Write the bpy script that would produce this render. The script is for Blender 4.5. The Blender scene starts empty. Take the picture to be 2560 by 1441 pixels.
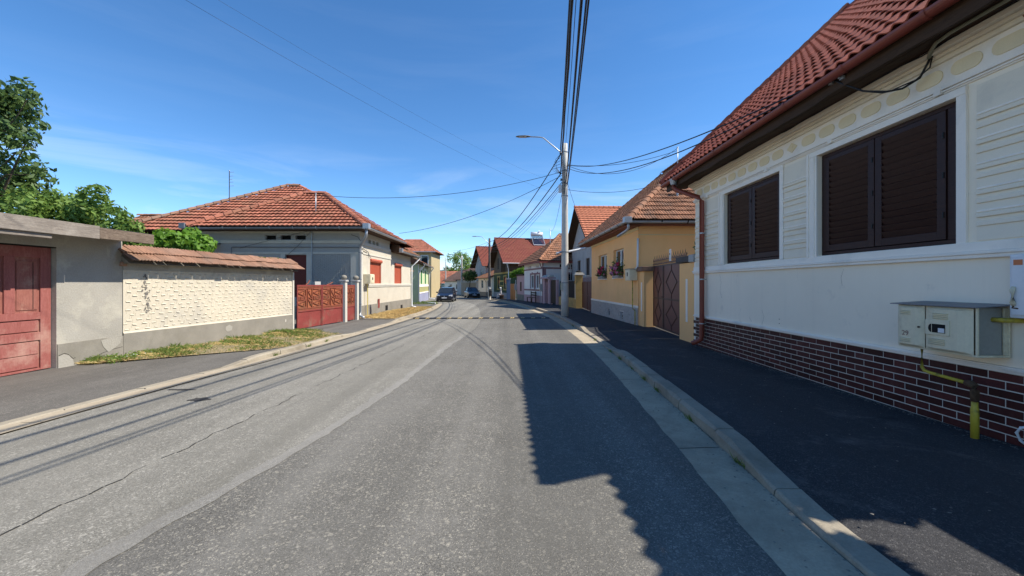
import bpy, math, random
import numpy as np
from mathutils import Vector, Matrix
random.seed(11)
S = bpy.context.scene
COL = S.collection
R = math.radians
# ------------------------------------------------------------------ camera
cam_d = bpy.data.cameras.new('camera')
cam = bpy.data.objects.new('camera', cam_d); COL.objects.link(cam)
cam.location = (0, 0, 1.5); cam.rotation_euler = (R(90), 0, 0)
cam_d.sensor_width = 36; cam_d.lens = 14.0625; cam_d.shift_y = -0.0041
cam_d.clip_start = 0.05; cam_d.clip_end = 6000
S.camera = cam
# ------------------------------------------------------------------ sky, sun, exposure
SUN_EL = 48.4; SUN_AZ = 94.5            # azimuth clockwise from +Y, so the sun stands to the right
W = bpy.data.worlds.new('World'); S.world = W; W.use_nodes = True
nt = W.node_tree; nt.nodes.clear()
def N(t, **k):
    n = nt.nodes.new(t)
    for a, b in k.items(): setattr(n, a, b)
    return n
sky = N('ShaderNodeTexSky', sky_type='NISHITA', sun_disc=False)
sky.sun_elevation = R(SUN_EL); sky.sun_rotation = R(SUN_AZ)
sky.altitude = 2600; sky.air_density = 1.08; sky.dust_density = 0.0; sky.ozone_density = 2.6
tc = N('ShaderNodeTexCoord'); mp = N('ShaderNodeMapping'); mp.inputs['Scale'].default_value = (1.3, 1.3, 9.0)
mp.inputs['Location'].default_value = (0.35, 0.2, 0.55)
no = N('ShaderNodeTexNoise'); no.inputs['Scale'].default_value = 1.9; no.inputs['Detail'].default_value = 9; no.inputs['Roughness'].default_value = .58
no.inputs['Distortion'].default_value = .7
cr = N('ShaderNodeValToRGB'); cr.color_ramp.elements[0].position = .46; cr.color_ramp.elements[1].position = .74
sx = N('ShaderNodeSeparateXYZ')
lo = N('ShaderNodeMapRange'); lo.inputs[1].default_value = .02; lo.inputs[2].default_value = .30; lo.inputs[3].default_value = 1; lo.inputs[4].default_value = .03
mu = N('ShaderNodeMath', operation='MULTIPLY'); mu2 = N('ShaderNodeMath', operation='MULTIPLY'); mu2.inputs[1].default_value = .95
mx = N('ShaderNodeMix', data_type='RGBA'); mx.inputs[7].default_value = (4.3, 4.9, 5.7, 1)
hs = N('ShaderNodeHueSaturation'); hs.inputs['Saturation'].default_value = 1.22
bg = N('ShaderNodeBackground'); bg.inputs['Strength'].default_value = 0.15
ou = N('ShaderNodeOutputWorld'); L = nt.links.new
L(tc.outputs['Generated'], mp.inputs['Vector']); L(mp.outputs[0], no.inputs['Vector']); L(no.outputs[0], cr.inputs[0])
L(tc.outputs['Generated'], sx.inputs[0]); L(sx.outputs[2], lo.inputs[0]); L(cr.outputs[0], mu.inputs[0]); L(lo.outputs[0], mu.inputs[1])
L(mu.outputs[0], mu2.inputs[0]); L(mu2.outputs[0], mx.inputs[0]); L(sky.outputs[0], hs.inputs['Color']); L(hs.outputs[0], mx.inputs[6]); L(mx.outputs[2], bg.inputs[0]); L(bg.outputs[0], ou.inputs[0])
sd = bpy.data.lights.new('sun', 'SUN'); sd.energy = 5.0; sd.angle = R(0.53); sd.color = (1.0, .93, .82)
sun = bpy.data.objects.new('sun', sd); COL.objects.link(sun)
to_sun = Vector((math.sin(R(SUN_AZ))*math.cos(R(SUN_EL)), math.cos(R(SUN_AZ))*math.cos(R(SUN_EL)), math.sin(R(SUN_EL))))
sun.rotation_euler = to_sun.to_track_quat('Z', 'Y').to_euler(); sun.location = (30, 0, 40)
S.view_settings.view_transform = 'Standard'; S.view_settings.look = 'None'
S.view_settings.gamma = 1; S.view_settings.use_curve_mapping = False
S.view_settings.exposure = 0.56

# ------------------------------------------------------------------ helpers
def zg(y): return -.009*(min(max(y, -30.), 110.)-3.)
def interp(pts):
    ys = [p[1] for p in pts]; xs = [p[0] for p in pts]
    def f(y):
        if y <= ys[0]: return xs[0]
        if y >= ys[-1]: return xs[-1]+(y-ys[-1])*(xs[-1]-xs[-2])/(ys[-1]-ys[-2])
        i = max(k for k in range(len(ys)) if ys[k] <= y)
        i = min(i, len(ys)-2)
        t = (y-ys[i])/(ys[i+1]-ys[i])
        m0 = (xs[i+1]-xs[max(i-1,0)])/(ys[i+1]-ys[max(i-1,0)]); m1 = (xs[min(i+2,len(xs)-1)]-xs[i])/(ys[min(i+2,len(xs)-1)]-ys[i])
        h = ys[i+1]-ys[i]
        return (2*t**3-3*t*t+1)*xs[i]+(t**3-2*t*t+t)*h*m0+(-2*t**3+3*t*t)*xs[i+1]+(t**3-t*t)*h*m1
    return f
def lin(pts):
    a = [p[0] for p in pts]; b = [p[1] for p in pts]
    return lambda y: float(np.interp(y, a, b))
INV = {}
class MB:
    def __init__(s): s.v = []; s.f = []
    def poly(s, pts):
        n = len(s.v); s.v += [tuple(p) for p in pts]; s.f.append(tuple(range(n, n+len(pts)))); return s
    def box(s, x0, x1, y0, y1, z0, z1, M=None):
        n = len(s.v)
        c = [(x0,y0,z0),(x1,y0,z0),(x1,y1,z0),(x0,y1,z0),(x0,y0,z1),(x1,y0,z1),(x1,y1,z1),(x0,y1,z1)]
        if M is not None: c = [tuple(M @ Vector(p)) for p in c]
        s.v += c
        s.f += [tuple(n+i for i in q) for q in ((0,3,2,1),(4,5,6,7),(0,1,5,4),(1,2,6,5),(2,3,7,6),(3,0,4,7))]
        return s
    def prism(s, pts, ext):
        e = Vector(ext); n = len(s.v); k = len(pts)
        s.v += [tuple(p) for p in pts]+[tuple(Vector(p)+e) for p in pts]
        s.f.append(tuple(range(n, n+k))[::-1]); s.f.append(tuple(range(n+k, n+2*k)))
        for i in range(k): j = (i+1) % k; s.f.append((n+i, n+j, n+k+j, n+k+i))
        return s
    def loft(s, rings, closed=True, caps=True):
        n = len(s.v); k = len(rings[0])
        for r in rings: s.v += [tuple(p) for p in r]
        for a in range(len(rings)-1):
            for i in range(k if closed else k-1):
                j = (i+1) % k
                s.f.append((n+a*k+i, n+a*k+j, n+(a+1)*k+j, n+(a+1)*k+i))
        if caps and closed:
            s.f.append(tuple(n+i for i in range(k))[::-1]); s.f.append(tuple(n+(len(rings)-1)*k+i for i in range(k)))
        return s
    def tube(s, path, r, n=8, caps=True):
        P = [Vector(p) for p in path]; rings = []
        rr = r if isinstance(r, (list, tuple)) else [r]*len(P)
        up = Vector((0, 0, 1))
        for i, p in enumerate(P):
            d = (P[min(i+1, len(P)-1)]-P[max(i-1, 0)]).normalized()
            a = d.cross(up)
            if a.length < .05: a = d.cross(Vector((0, 1, 0)))
            a.normalize(); b = d.cross(a).normalized()
            rings.append([p+(a*math.cos(t)+b*math.sin(t))*rr[i] for t in [2*math.pi*k/n for k in range(n)]])
        return s.loft(rings, True, caps)
    def bar(s, a, b, w, h):
        a = Vector(a); b = Vector(b); d = b-a; l = d.length; d.normalize()
        up = Vector((0,0,1)) if abs(d.z) < .95 else Vector((0,1,0))
        x = d.cross(up).normalized(); z = x.cross(d)
        M = Matrix((x, d, z)).transposed().to_4x4(); M.translation = a
        return s.box(-w/2, w/2, 0, l, -h/2, h/2, M)
    def lathe(s, prof, c, n=12):
        c = Vector(c)
        rings = [[c+Vector((r*math.cos(2*math.pi*k/n), r*math.sin(2*math.pi*k/n), z)) for k in range(n)] for r, z in prof]
        return s.loft(rings)
    def build(s, name, mat, parent=None, smooth=False, bevel=0, world=True):
        me = bpy.data.meshes.new(name)
        v = s.v
        if parent is not None and world and parent in INV:
            M = INV[parent]; v = [tuple(M @ Vector(p)) for p in v]
        me.from_pydata(v, [], s.f); me.materials.append(mat); me.update()
        if smooth:
            me.polygons.foreach_set('use_smooth', [True]*len(me.polygons))
        o = bpy.data.objects.new(name, me); COL.objects.link(o)
        if parent is not None:
            o.parent = parent
            if parent in INV: INV[o] = INV[parent]
        if bevel:
            b = o.modifiers.new('b', 'BEVEL'); b.width = bevel; b.segments = 2; b.limit_method = 'ANGLE'
        return o
def thing(name, label, cat, loc=(0,0,0), rz=0, group=None):
    o = bpy.data.objects.new(name, None); COL.objects.link(o); o.empty_display_size = .2
    o.location = loc; o.rotation_euler = (0, 0, rz)
    o['label'] = label; o['category'] = cat
    if group: o['group'] = group
    INV[o] = (Matrix.Translation(loc) @ Matrix.Rotation(rz, 4, 'Z')).inverted()
    return o
def tag(o, label, cat, group=None):
    o['label'] = label; o['category'] = cat
    if group: o['group'] = group
    return o
def struct(name, loc=(0,0,0)):
    o = bpy.data.objects.new(name, None); COL.objects.link(o); o['kind'] = 'structure'; o.location = loc
    INV[o] = Matrix.Translation(loc).inverted()
    return o
def inst(name, me, parent, M):
    o = bpy.data.objects.new(name, me); COL.objects.link(o); o.parent = parent; o.matrix_local = M
    return o
def mesh_of(mb, name, mat, smooth=False):
    me = bpy.data.meshes.new(name); me.from_pydata(mb.v, [], mb.f); me.materials.append(mat); me.update()
    if smooth: me.polygons.foreach_set('use_smooth', [True]*len(me.polygons))
    return me
def box(name, mat, parent, *a, bevel=0): return MB().box(*a).build(name, mat, parent, bevel=bevel)
def boxes(name, mat, parent, items, bevel=0):
    return [box(name, mat, parent, *i, bevel=bevel) for i in items]
def wallgrid(mb, o, u, L, z0, z1, ops, n, depth):
    """vertical wall face from o along unit u, length L; ops = (s0,s1,z0,z1); n outward; reveals go in by depth"""
    o = Vector(o); u = Vector(u).normalized(); n = Vector(n).normalized()
    ss = sorted(set([0, L]+[q for a in ops for q in a[:2]])); zs = sorted(set([z0, z1]+[q for a in ops for q in a[2:4]]))
    flip = u.cross(Vector((0,0,1))).dot(n) < 0
    P = lambda s, z, d=0: o+u*s+Vector((0,0,z))-n*d
    def q(*p): mb.poly(p[::-1] if flip else p)
    for i in range(len(ss)-1):
        for j in range(len(zs)-1):
            cs = (ss[i]+ss[i+1])/2; cz = (zs[j]+zs[j+1])/2
            if any(a[0] < cs < a[1] and a[2] < cz < a[3] for a in ops): continue
            q(P(ss[i],zs[j]), P(ss[i+1],zs[j]), P(ss[i+1],zs[j+1]), P(ss[i],zs[j+1]))
    for a in ops:
        s0, s1, b, t = a[:4]
        q(P(s0,b), P(s0,t), P(s0,t,depth), P(s0,b,depth)); q(P(s1,t), P(s1,b), P(s1,b,depth), P(s1,t,depth))
        q(P(s0,t), P(s1,t), P(s1,t,depth), P(s0,t,depth)); q(P(s1,b), P(s0,b), P(s0,b,depth), P(s1,b,depth))
    return mb

# ------------------------------------------------------------------ materials
def newmat(name):
    m = bpy.data.materials.new(name); m.use_nodes = True
    t = m.node_tree; b = t.nodes['Principled BSDF']
    return m, t, b
def nd(t, ty, **k):
    n = t.nodes.new(ty)
    for a, b in k.items():
        if isinstance(a, str) and a.startswith('i_'): n.inputs[a[2:].replace('_', ' ')].default_value = b
        else: setattr(n, a, b)
    return n
def mixc(t, fac, a, b, mode='MIX'):
    m = t.nodes.new('ShaderNodeMix'); m.data_type = 'RGBA'; m.blend_type = mode
    for s, x in ((0, fac), (6, a), (7, b)):
        if hasattr(x, 'links'): t.links.new(x, m.inputs[s])
        elif isinstance(x, (int, float)): m.inputs[s].default_value = x
        else: m.inputs[s].default_value = (*x, 1) if len(x) == 3 else x
    return m.outputs[2]
def ramp(t, fac, stops):
    r = t.nodes.new('ShaderNodeValToRGB'); e = r.color_ramp.elements
    while len(e) < len(stops): e.new(.5)
    for k, (p, c) in zip(e, stops):
        k.position = p; k.color = (c, c, c, 1) if isinstance(c, (int, float)) else (*c, 1)
    t.links.new(fac, r.inputs[0]); return r.outputs[0]
def noise(t, sc, vec=None, det=4, rough=.55, dist=0):
    n = t.nodes.new('ShaderNodeTexNoise'); n.inputs['Scale'].default_value = sc; n.inputs['Detail'].default_value = det
    n.inputs['Roughness'].default_value = rough; n.inputs['Distortion'].default_value = dist
    if vec is not None: t.links.new(vec, n.inputs['Vector'])
    return n.outputs[0]
def objco(t, scale=(1,1,1), rnd=False):
    c = t.nodes.new('ShaderNodeTexCoord'); m = t.nodes.new('ShaderNodeMapping'); m.inputs['Scale'].default_value = scale
    t.links.new(c.outputs['Object'], m.inputs['Vector'])
    if rnd:
        oi = t.nodes.new('ShaderNodeObjectInfo'); k = t.nodes.new('ShaderNodeVectorMath'); k.operation = 'SCALE'; k.inputs['Scale'].default_value = 1
        cb = t.nodes.new('ShaderNodeCombineXYZ'); mm = t.nodes.new('ShaderNodeMath'); mm.operation = 'MULTIPLY'; mm.inputs[1].default_value = 37.
        t.links.new(oi.outputs['Random'], mm.inputs[0]); t.links.new(mm.outputs[0], cb.inputs[0]); t.links.new(mm.outputs[0], cb.inputs[1])
        t.links.new(cb.outputs[0], m.inputs['Location'])
    return m.outputs[0]
def bump(t, b, h, strength=.3, dist=.01):
    n = t.nodes.new('ShaderNodeBump'); n.inputs['Strength'].default_value = strength; n.inputs['Distance'].default_value = dist
    t.links.new(h, n.inputs['Height']); t.links.new(n.outputs[0], b.inputs['Normal'])
def sc(c, k): return tuple(min(1, x*k) for x in c)
def M_(name, col, rough=.8, var=.12, s=3., bs=60., bst=.25, bd=.006, metal=0., rnd=0., dirt=None, spec=.3, stretch=(1,1,1)):
    """general procedural surface: broad tone drift, fine grain, optional stains and per-piece tone"""
    m, t, b = newmat(name); co = objco(t, stretch, rnd > 0)
    n1 = noise(t, s, co, 5, .6); n2 = noise(t, bs, co, 3, .6)
    c = mixc(t, ramp(t, n1, [(.3, 0), (.7, 1)]), sc(col, 1-var), sc(col, 1+var))
    c = mixc(t, .35, c, mixc(t, ramp(t, n2, [(.35, 0), (.65, 1)]), sc(col, 1-var*1.5), sc(col, 1+var)))
    if dirt:
        dc, amt = dirt[:2]; ds = dirt[2] if len(dirt) > 2 else 1.3
        n3 = noise(t, ds, co, 7, .68, .3)
        c = mixc(t, ramp(t, n3, [(.52, 0), (.72, amt)]), c, dc)
    if rnd:
        oi = t.nodes.new('ShaderNodeObjectInfo')
        h = t.nodes.new('ShaderNodeHueSaturation')
        mr = nd(t, 'ShaderNodeMapRange'); mr.inputs[3].default_value = 1-rnd; mr.inputs[4].default_value = 1+rnd
        t.links.new(oi.outputs['Random'], mr.inputs[0]); t.links.new(mr.outputs[0], h.inputs['Value']); t.links.new(c, h.inputs['Color']); c = h.outputs[0]
    t.links.new(c, b.inputs['Base Color'])
    b.inputs['Roughness'].default_value = rough; b.inputs['Metallic'].default_value = metal; b.inputs['Specular IOR Level'].default_value = spec
    if bst: bump(t, b, n2, bst, bd)
    return m
def asphalt(name, base, stone, light, sc1=120., fine=.5):
    m, t, b = newmat(name); co = objco(t)
    v = nd(t, 'ShaderNodeTexVoronoi'); v.inputs['Scale'].default_value = sc1; t.links.new(co, v.inputs['Vector'])
    sp = nd(t, 'ShaderNodeSeparateColor'); t.links.new(v.outputs['Color'], sp.inputs[0])
    big = noise(t, .55, co, 6, .65); mid = noise(t, 7, co, 5, .7)
    c = mixc(t, sp.outputs[0], sc(base, .72), stone)
    c = mixc(t, ramp(t, sp.outputs[1], [(.90, 0), (.95, .8)]), c, light)
    c = mixc(t, ramp(t, sp.outputs[2], [(.0, 1), (.10, 0)]), c, sc(base, .4))
    v2 = nd(t, 'ShaderNodeTexVoronoi'); v2.inputs['Scale'].default_value = sc1*.38; t.links.new(co, v2.inputs['Vector'])
    s2 = nd(t, 'ShaderNodeSeparateColor'); t.links.new(v2.outputs['Color'], s2.inputs[0])
    c = mixc(t, ramp(t, s2.outputs[0], [(.93, 0), (.96, .5)]), c, light)
    c = mixc(t, ramp(t, s2.outputs[1], [(.02, .4), (.05, 0)]), c, sc(base, .45))
    c = mixc(t, ramp(t, mid, [(.3, .45), (.75, 0)]), c, sc(base, .75))
    c = mixc(t, ramp(t, big, [(.33, 0), (.68, .38)]), c, sc(stone, 1.12))
    # tyre-polished tracks and drip lines running along the street
    tr = noise(t, 1.0, objco(t, (1.5, .05, 1)), 4, .6, .3)
    c = mixc(t, ramp(t, tr, [(.40, .42), (.56, 0)]), c, sc(base, .8))
    c = mixc(t, ramp(t, tr, [(.56, 0), (.72, .35)]), c, sc(stone, 1.15))
    sp_ = noise(t, 2.6, co, 3, .5, .4); c = mixc(t, ramp(t, sp_, [(.70, 0), (.76, .5)]), c, sc(base, .45))
    # fine dust lying in patches
    du = noise(t, 1.6, co, 8, .72, .6)
    c = mixc(t, ramp(t, du, [(.55, 0), (.8, .35)]), c, (.30, .28, .25))
    t.links.new(c, b.inputs['Base Color']); b.inputs['Roughness'].default_value = .86; b.inputs['Specular IOR Level'].default_value = .25
    d = nd(t, 'ShaderNodeMath', operation='SUBTRACT'); d.inputs[0].default_value = .6; t.links.new(v.outputs['Distance'], d.inputs[1])
    bump(t, b, d.outputs[0], fine, .006)
    return m
def concrete(name, col, dirtc=(.12,.11,.09), k=.5):
    m, t, b = newmat(name); co = objco(t)
    a = noise(t, 2.2, co, 8, .7, .2); f = noise(t, 55, co, 4, .7); p = noise(t, 140, co, 2, .5)
    c = mixc(t, ramp(t, a, [(.3, 0), (.7, 1)]), sc(col, .8), sc(col, 1.12))
    c = mixc(t, ramp(t, f, [(.35, .4), (.6, 0)]), c, sc(col, .62))
    e = noise(t, .9, co, 8, .72, .5)
    c = mixc(t, ramp(t, e, [(.5, 0), (.75, k)]), c, dirtc)
    t.links.new(c, b.inputs['Base Color']); b.inputs['Roughness'].default_value = .9; b.inputs['Specular IOR Level'].default_value = .2
    bump(t, b, mixc(t, .5, f, p), .4, .006)
    return m
def leafmat(name, c1, c2, tr=.35, rough=.55):
    m, t, b = newmat(name); g = t.nodes.new('ShaderNodeNewGeometry')
    c = mixc(t, g.outputs['Random Per Island'], c1, c2)
    b.inputs['Roughness'].default_value = rough; b.inputs['Specular IOR Level'].default_value = .35
    t.links.new(c, b.inputs['Base Color'])
    tl = t.nodes.new('ShaderNodeBsdfTranslucent'); h = t.nodes.new('ShaderNodeHueSaturation'); h.inputs['Value'].default_value = 1.5; h.inputs['Hue'].default_value = .48
    t.links.new(c, h.inputs['Color']); t.links.new(h.outputs[0], tl.inputs[0])
    ms = t.nodes.new('ShaderNodeMixShader'); ms.inputs[0].default_value = tr
    t.links.new(b.outputs[0], ms.inputs[1]); t.links.new(tl.outputs[0], ms.inputs[2]); t.links.new(ms.outputs[0], t.nodes['Material Output'].inputs[0])
    return m
def tilemat(name, col, moss=(.10,.085,.05), amt=.5, rnd=.22, dark=.6, ds=1.1):
    """fired clay: per-piece (object and island) tone, lichen patches"""
    m, t, b = newmat(name); tcn = t.nodes.new('ShaderNodeNewGeometry'); oi = t.nodes.new('ShaderNodeObjectInfo')
    pos = tcn.outputs['Position']
    n1 = noise(t, ds, pos, 7, .7, .2); n2 = noise(t, 45, pos, 3, .6); n3 = noise(t, 6, pos, 4, .6)
    ad = nd(t, 'ShaderNodeMath', operation='ADD'); fr = nd(t, 'ShaderNodeMath', operation='FRACT')
    t.links.new(oi.outputs['Random'], ad.inputs[0]); t.links.new(tcn.outputs['Random Per Island'], ad.inputs[1]); t.links.new(ad.outputs[0], fr.inputs[0])
    c = mixc(t, fr.outputs[0], sc(col, 1-rnd), sc(col, 1+rnd))
    c = mixc(t, ramp(t, n3, [(.35, .5), (.65, 0)]), c, sc(col, dark))
    c = mixc(t, ramp(t, n1, [(.48, 0), (.72, amt)]), c, moss)
    c = mixc(t, ramp(t, n2, [(.35, .35), (.6, 0)]), c, sc(col, dark*.8))
    t.links.new(c, b.inputs['Base Color']); b.inputs['Roughness'].default_value = .82; b.inputs['Specular IOR Level'].default_value = .25
    bump(t, b, n2, .3, .006); return m
def ribbed(m, waves, w, col=.42):
    # dirt collected in the troughs between a tile's ribs, in the tile's own coordinates
    t = m.node_tree; b = t.nodes['Principled BSDF']; src = b.inputs['Base Color'].links[0].from_socket
    c = t.nodes.new('ShaderNodeTexCoord'); s = t.nodes.new('ShaderNodeSeparateXYZ'); t.links.new(c.outputs['Object'], s.inputs[0])
    k = nd(t, 'ShaderNodeMath', operation='MULTIPLY'); k.inputs[1].default_value = 2*math.pi*waves/w; t.links.new(s.outputs[0], k.inputs[0])
    q = nd(t, 'ShaderNodeMath', operation='COSINE'); t.links.new(k.outputs[0], q.inputs[0])
    f = ramp(t, q.outputs[0], [(.35, 0), (.9, .75)])
    t.links.new(mixc(t, f, src, mixc(t, 1., src, (col, col*.92, col*.85), 'MULTIPLY')), b.inputs['Base Color']); return m
def woodmat(name, col, col2, axis=(1.2,14,14), rough=.75, wear=None, rnd=0):
    m, t, b = newmat(name); co = objco(t, axis, True)
    w = noise(t, 3, co, 6, .65, 1.2); f = noise(t, 22, co, 3, .6)
    c = mixc(t, ramp(t, w, [(.3, 0), (.7, 1)]), col, col2)
    c = mixc(t, ramp(t, f, [(.4, .4), (.6, 0)]), c, sc(col, .6))
    if wear:
        k = noise(t, 1.4, objco(t, (1,1,1)), 7, .7); c = mixc(t, ramp(t, k, [(.5, 0), (.7, wear[1])]), c, wear[0])
    t.links.new(c, b.inputs['Base Color']); b.inputs['Roughness'].default_value = rough; b.inputs['Specular IOR Level'].default_value = .3
    bump(t, b, w, .3, .004); return m
def glassmat(name, col=(.02,.025,.03), rough=.06):
    m, t, b = newmat(name); co = objco(t)
    n = noise(t, 2, co, 3); t.links.new(mixc(t, n, sc(col, .6), sc(col, 1.5)), b.inputs['Base Color'])
    b.inputs['Roughness'].default_value = rough; b.inputs['Specular IOR Level'].default_value = .8
    bump(t, b, noise(t, 1.5, co, 2), .03, .01); return m
def paint(name, col, rough=.35, flake=0., coat=0.):
    m, t, b = newmat(name); co = objco(t); n = noise(t, 1.5, co, 6, .65)
    t.links.new(mixc(t, ramp(t, n, [(.4, 0), (.75, .35)]), col, sc(col, 1.5) if flake == 0 else (.2,.18,.16)), b.inputs['Base Color'])
    b.inputs['Roughness'].default_value = rough; b.inputs['Coat Weight'].default_value = coat; b.inputs['Coat Roughness'].default_value = .06; b.inputs['Metallic'].default_value = flake
    return m

m_road = asphalt('asphalt_old', (.165,.156,.130), (.29,.275,.235), (.52,.49,.42), 150)
m_patch = asphalt('asphalt_new', (.104,.099,.086), (.21,.20,.176), (.48,.44,.35), 160)
m_joint = asphalt('asphalt_joint', (.20,.19,.165), (.33,.315,.28), (.42,.40,.36), 220)
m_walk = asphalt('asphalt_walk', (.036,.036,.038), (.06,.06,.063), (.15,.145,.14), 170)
m_walkl = asphalt('asphalt_walk_left', (.105,.098,.088), (.18,.17,.15), (.33,.30,.25), 220)
m_gut = concrete('gutter_concrete', (.44,.37,.265), (.15,.13,.10), .8)
m_kerb = concrete('kerb_concrete', (.36,.315,.24), (.14,.115,.08), .85)
m_soil = concrete('soil', (.30,.235,.14), (.08,.07,.04), .6)
m_ground = concrete('ground', (.17,.145,.10), (.08,.09,.04), .7)
def wallrender(name, col):
    m, t, b = newmat(name); co = objco(t)
    fine = noise(t, 120, co, 3, .6); br = noise(t, .9, co, 6, .6); st = noise(t, 1.0, objco(t, (7, 7, .35)), 6, .65); bl = noise(t, 3.2, co, 7, .7, .4)
    c = mixc(t, ramp(t, br, [(.3, 0), (.7, 1)]), sc(col, .95), sc(col, 1.03))
    c = mixc(t, ramp(t, st, [(.54, 0), (.74, .14)]), c, (.62,.55,.45))
    c = mixc(t, ramp(t, bl, [(.60, 0), (.70, .35)]), c, (.58,.52,.44))
    c = mixc(t, ramp(t, bl, [(.30, .35), (.36, 0)]), c, sc(col, 1.06))
    t.links.new(c, b.inputs['Base Color']); b.inputs['Roughness'].default_value = .9; b.inputs['Specular IOR Level'].default_value = .2
    bump(t, b, mixc(t, .6, fine, bl), .35, .006); return m
m_white = wallrender('white_render', (.92,.81,.645))
m_cream = M_('cream_panel', (.84,.75,.60), .85, .06, 1.5, 160, .3, .004, dirt=((.50,.46,.40), .5, 1.))
m_trim = M_('white_trim', (.92,.84,.73), .75, .04, 2, 120, .15, .003, dirt=((.5,.48,.44), .45, 1.2))
m_oval = M_('ochre_panel', (.84,.69,.44), .85, .08, 3, 160, .3, .004)
m_mortar = M_('mortar', (.62,.57,.5), .9, .08, 6, 100)
m_brick = M_('glazed_brick', (.062,.014,.013), .5, .25, 6, 45, .15, .003, rnd=.45, spec=.25, dirt=((.10,.05,.045), .5, 3.))
m_redmet = M_('redbrown_coated', (.24,.048,.028), .42, .1, 3, 60, .05, .002, dirt=((.12,.04,.03), .4), spec=.5)
m_shut = woodmat('shutter_wood', (.026,.010,.008), (.05,.019,.013), (14,1.5,14), .5)
m_soffit = woodmat('soffit_wood', (.045,.024,.013), (.085,.045,.024), (14,1.2,14), .8)
m_rtile = tilemat('white_house_tile', (.47,.125,.075), (.14,.045,.035), .45, .20, .65, 2.)
m_otile = tilemat('orange_tile', (.42,.155,.095), (.27,.17,.10), .65, .32, .6)
m_wtile = tilemat('weathered_tile', (.36,.17,.095), (.11,.10,.085), .75, .35, .5, 1.6)
m_ctile = tilemat('coping_tile', (.34,.19,.125), (.20,.17,.14), .7, .25, .6, 1.3)
m_ftile = tilemat('fresh_tile', (.52,.19,.105), (.42,.16,.08), .3, .12, .85)
m_mtile = tilemat('metal_tile', (.21,.058,.04), (.25,.105,.05), .5, .05, .85)
m_btile = tilemat('brown_tile', (.20,.12,.09), (.10,.08,.07), .5, .2, .7)
m_yel = M_('yellow_render', (.95,.54,.23), .85, .05, 1, 120, .25, .004, dirt=((.80,.47,.18), .5, .7))
m_yeltrim = M_('pale_yellow_trim', (.74,.60,.34), .8, .05, 2, 100, .1)
m_oldyel = M_('old_yellow', (.50,.32,.11), .85, .15, 2, 60, .2, dirt=((.22,.15,.06), .8, 2.))
m_stone = M_('stone_strip', (.46,.43,.39), .85, .25, 9, 60, .4, .008, dirt=((.3,.26,.22), .6, 6.))
m_zinc = M_('zinc', (.42,.44,.46), .42, .12, 4, 40, .04, .002, metal=.55, dirt=((.25,.25,.25), .5), spec=.5)
m_dzinc = M_('dark_zinc', (.20,.215,.235), .5, .15, 4, 40, .04, .002, metal=.4, spec=.5)
m_gate = M_('brown_sheet', (.15,.052,.045), .42, .1, 2, 30, .05, .002, dirt=((.09,.05,.045), .5), spec=.5)
m_gatebar = M_('brown_bar', (.06,.028,.024), .45, .1, 2, 30, .05, spec=.5)
m_poleC = concrete('pole_concrete', (.60,.57,.51), (.36,.33,.29), .45)
m_black = M_('black_rubber', (.018,.018,.02), .55, .2, 8, 60, .1)
m_cable = M_('black_cable', (.016,.016,.018), .5, .1, 8, 60, 0)
m_grey = M_('grey_render', (.42,.41,.39), .9, .12, 1.5, 90, .3, dirt=((.25,.23,.2), .6))
m_plast = M_('white_plastic', (.72,.73,.74), .4, .04, 3, 60, .02, spec=.5)
m_dark = M_('dark_void', (.012,.011,.010), .9, .2, 5, 60, 0)
m_beige = M_('meter_cabinet', (.72,.64,.45), .5, .07, 2.5, 40, .05, dirt=((.20,.13,.06), .55, 2.2), spec=.45)
m_gasy = M_('gas_yellow', (.50,.38,.035), .5, .12, 8, 40, .1, dirt=((.07,.05,.03), .9, 9.), spec=.5)
m_rust = M_('rust', (.10,.06,.035), .9, .3, 14, 60, .4)
m_glass = glassmat('window_glass'); m_curt = M_('curtain', (.55,.55,.54), .9, .1, 5, 40, .1, stretch=(12,12,1))
m_redwood = woodmat('red_door_wood', (.27,.08,.066), (.36,.13,.11), (9,9,1.1), .8, ((.47,.30,.235), .75))
m_redwood2 = woodmat('red_door_panel', (.26,.085,.066), (.34,.14,.105), (9,9,1.1), .8, ((.44,.30,.22), .9))
m_oldwood = woodmat('weathered_board', (.16,.135,.115), (.34,.295,.245), (9,1.0,14), .9, ((.45,.41,.35), .5))
m_plaster = M_('old_plaster', (.34,.32,.275), .95, .14, 1.3, 40, .5, .012, dirt=((.47,.44,.36), .9, 1.6))
m_plinth = concrete('plinth_render', (.27,.25,.21), (.17,.155,.11), .6)
m_creamw = M_('cream_stucco', (.56,.505,.395), .92, .08, 1.5, 75, .5, .012, dirt=((.40,.38,.33), .7, 1.0))
m_stucco = M_('left_house_stucco', (.57,.52,.42), .92, .08, 1.2, 48, .8, .02, dirt=((.52,.44,.32), .55, .8))
m_sidest = M_('left_house_grey_stucco', (.40,.39,.36), .95, .10, 1.2, 55, .8, .02, dirt=((.36,.35,.33), .5, .9))
m_sband = M_('left_house_band', (.56,.53,.45), .9, .08, 2, 70, .3, dirt=((.4,.38,.34), .5))
m_roller = M_('red_roller', (.46,.105,.055), .55, .08, 3, 40, .04, dirt=((.40,.13,.08), .5))
m_redgate = M_('red_gate_sheet', (.23,.045,.038), .7, .25, 2, 30, .1, dirt=((.20,.13,.09), .8, 2.2))
m_redorn = M_('red_gate_ornament', (.23,.065,.036), .75, .2, 4, 40, .2, dirt=((.15,.10,.05), .85, 3.5))
m_postw = M_('white_post', (.55,.52,.45), .85, .1, 3, 60, .2, dirt=((.4,.36,.28), .6, 2.))
m_bark = M_('bark', (.10,.075,.05), .95, .3, 8, 30, .8, .02, stretch=(1,1,.3))
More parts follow.
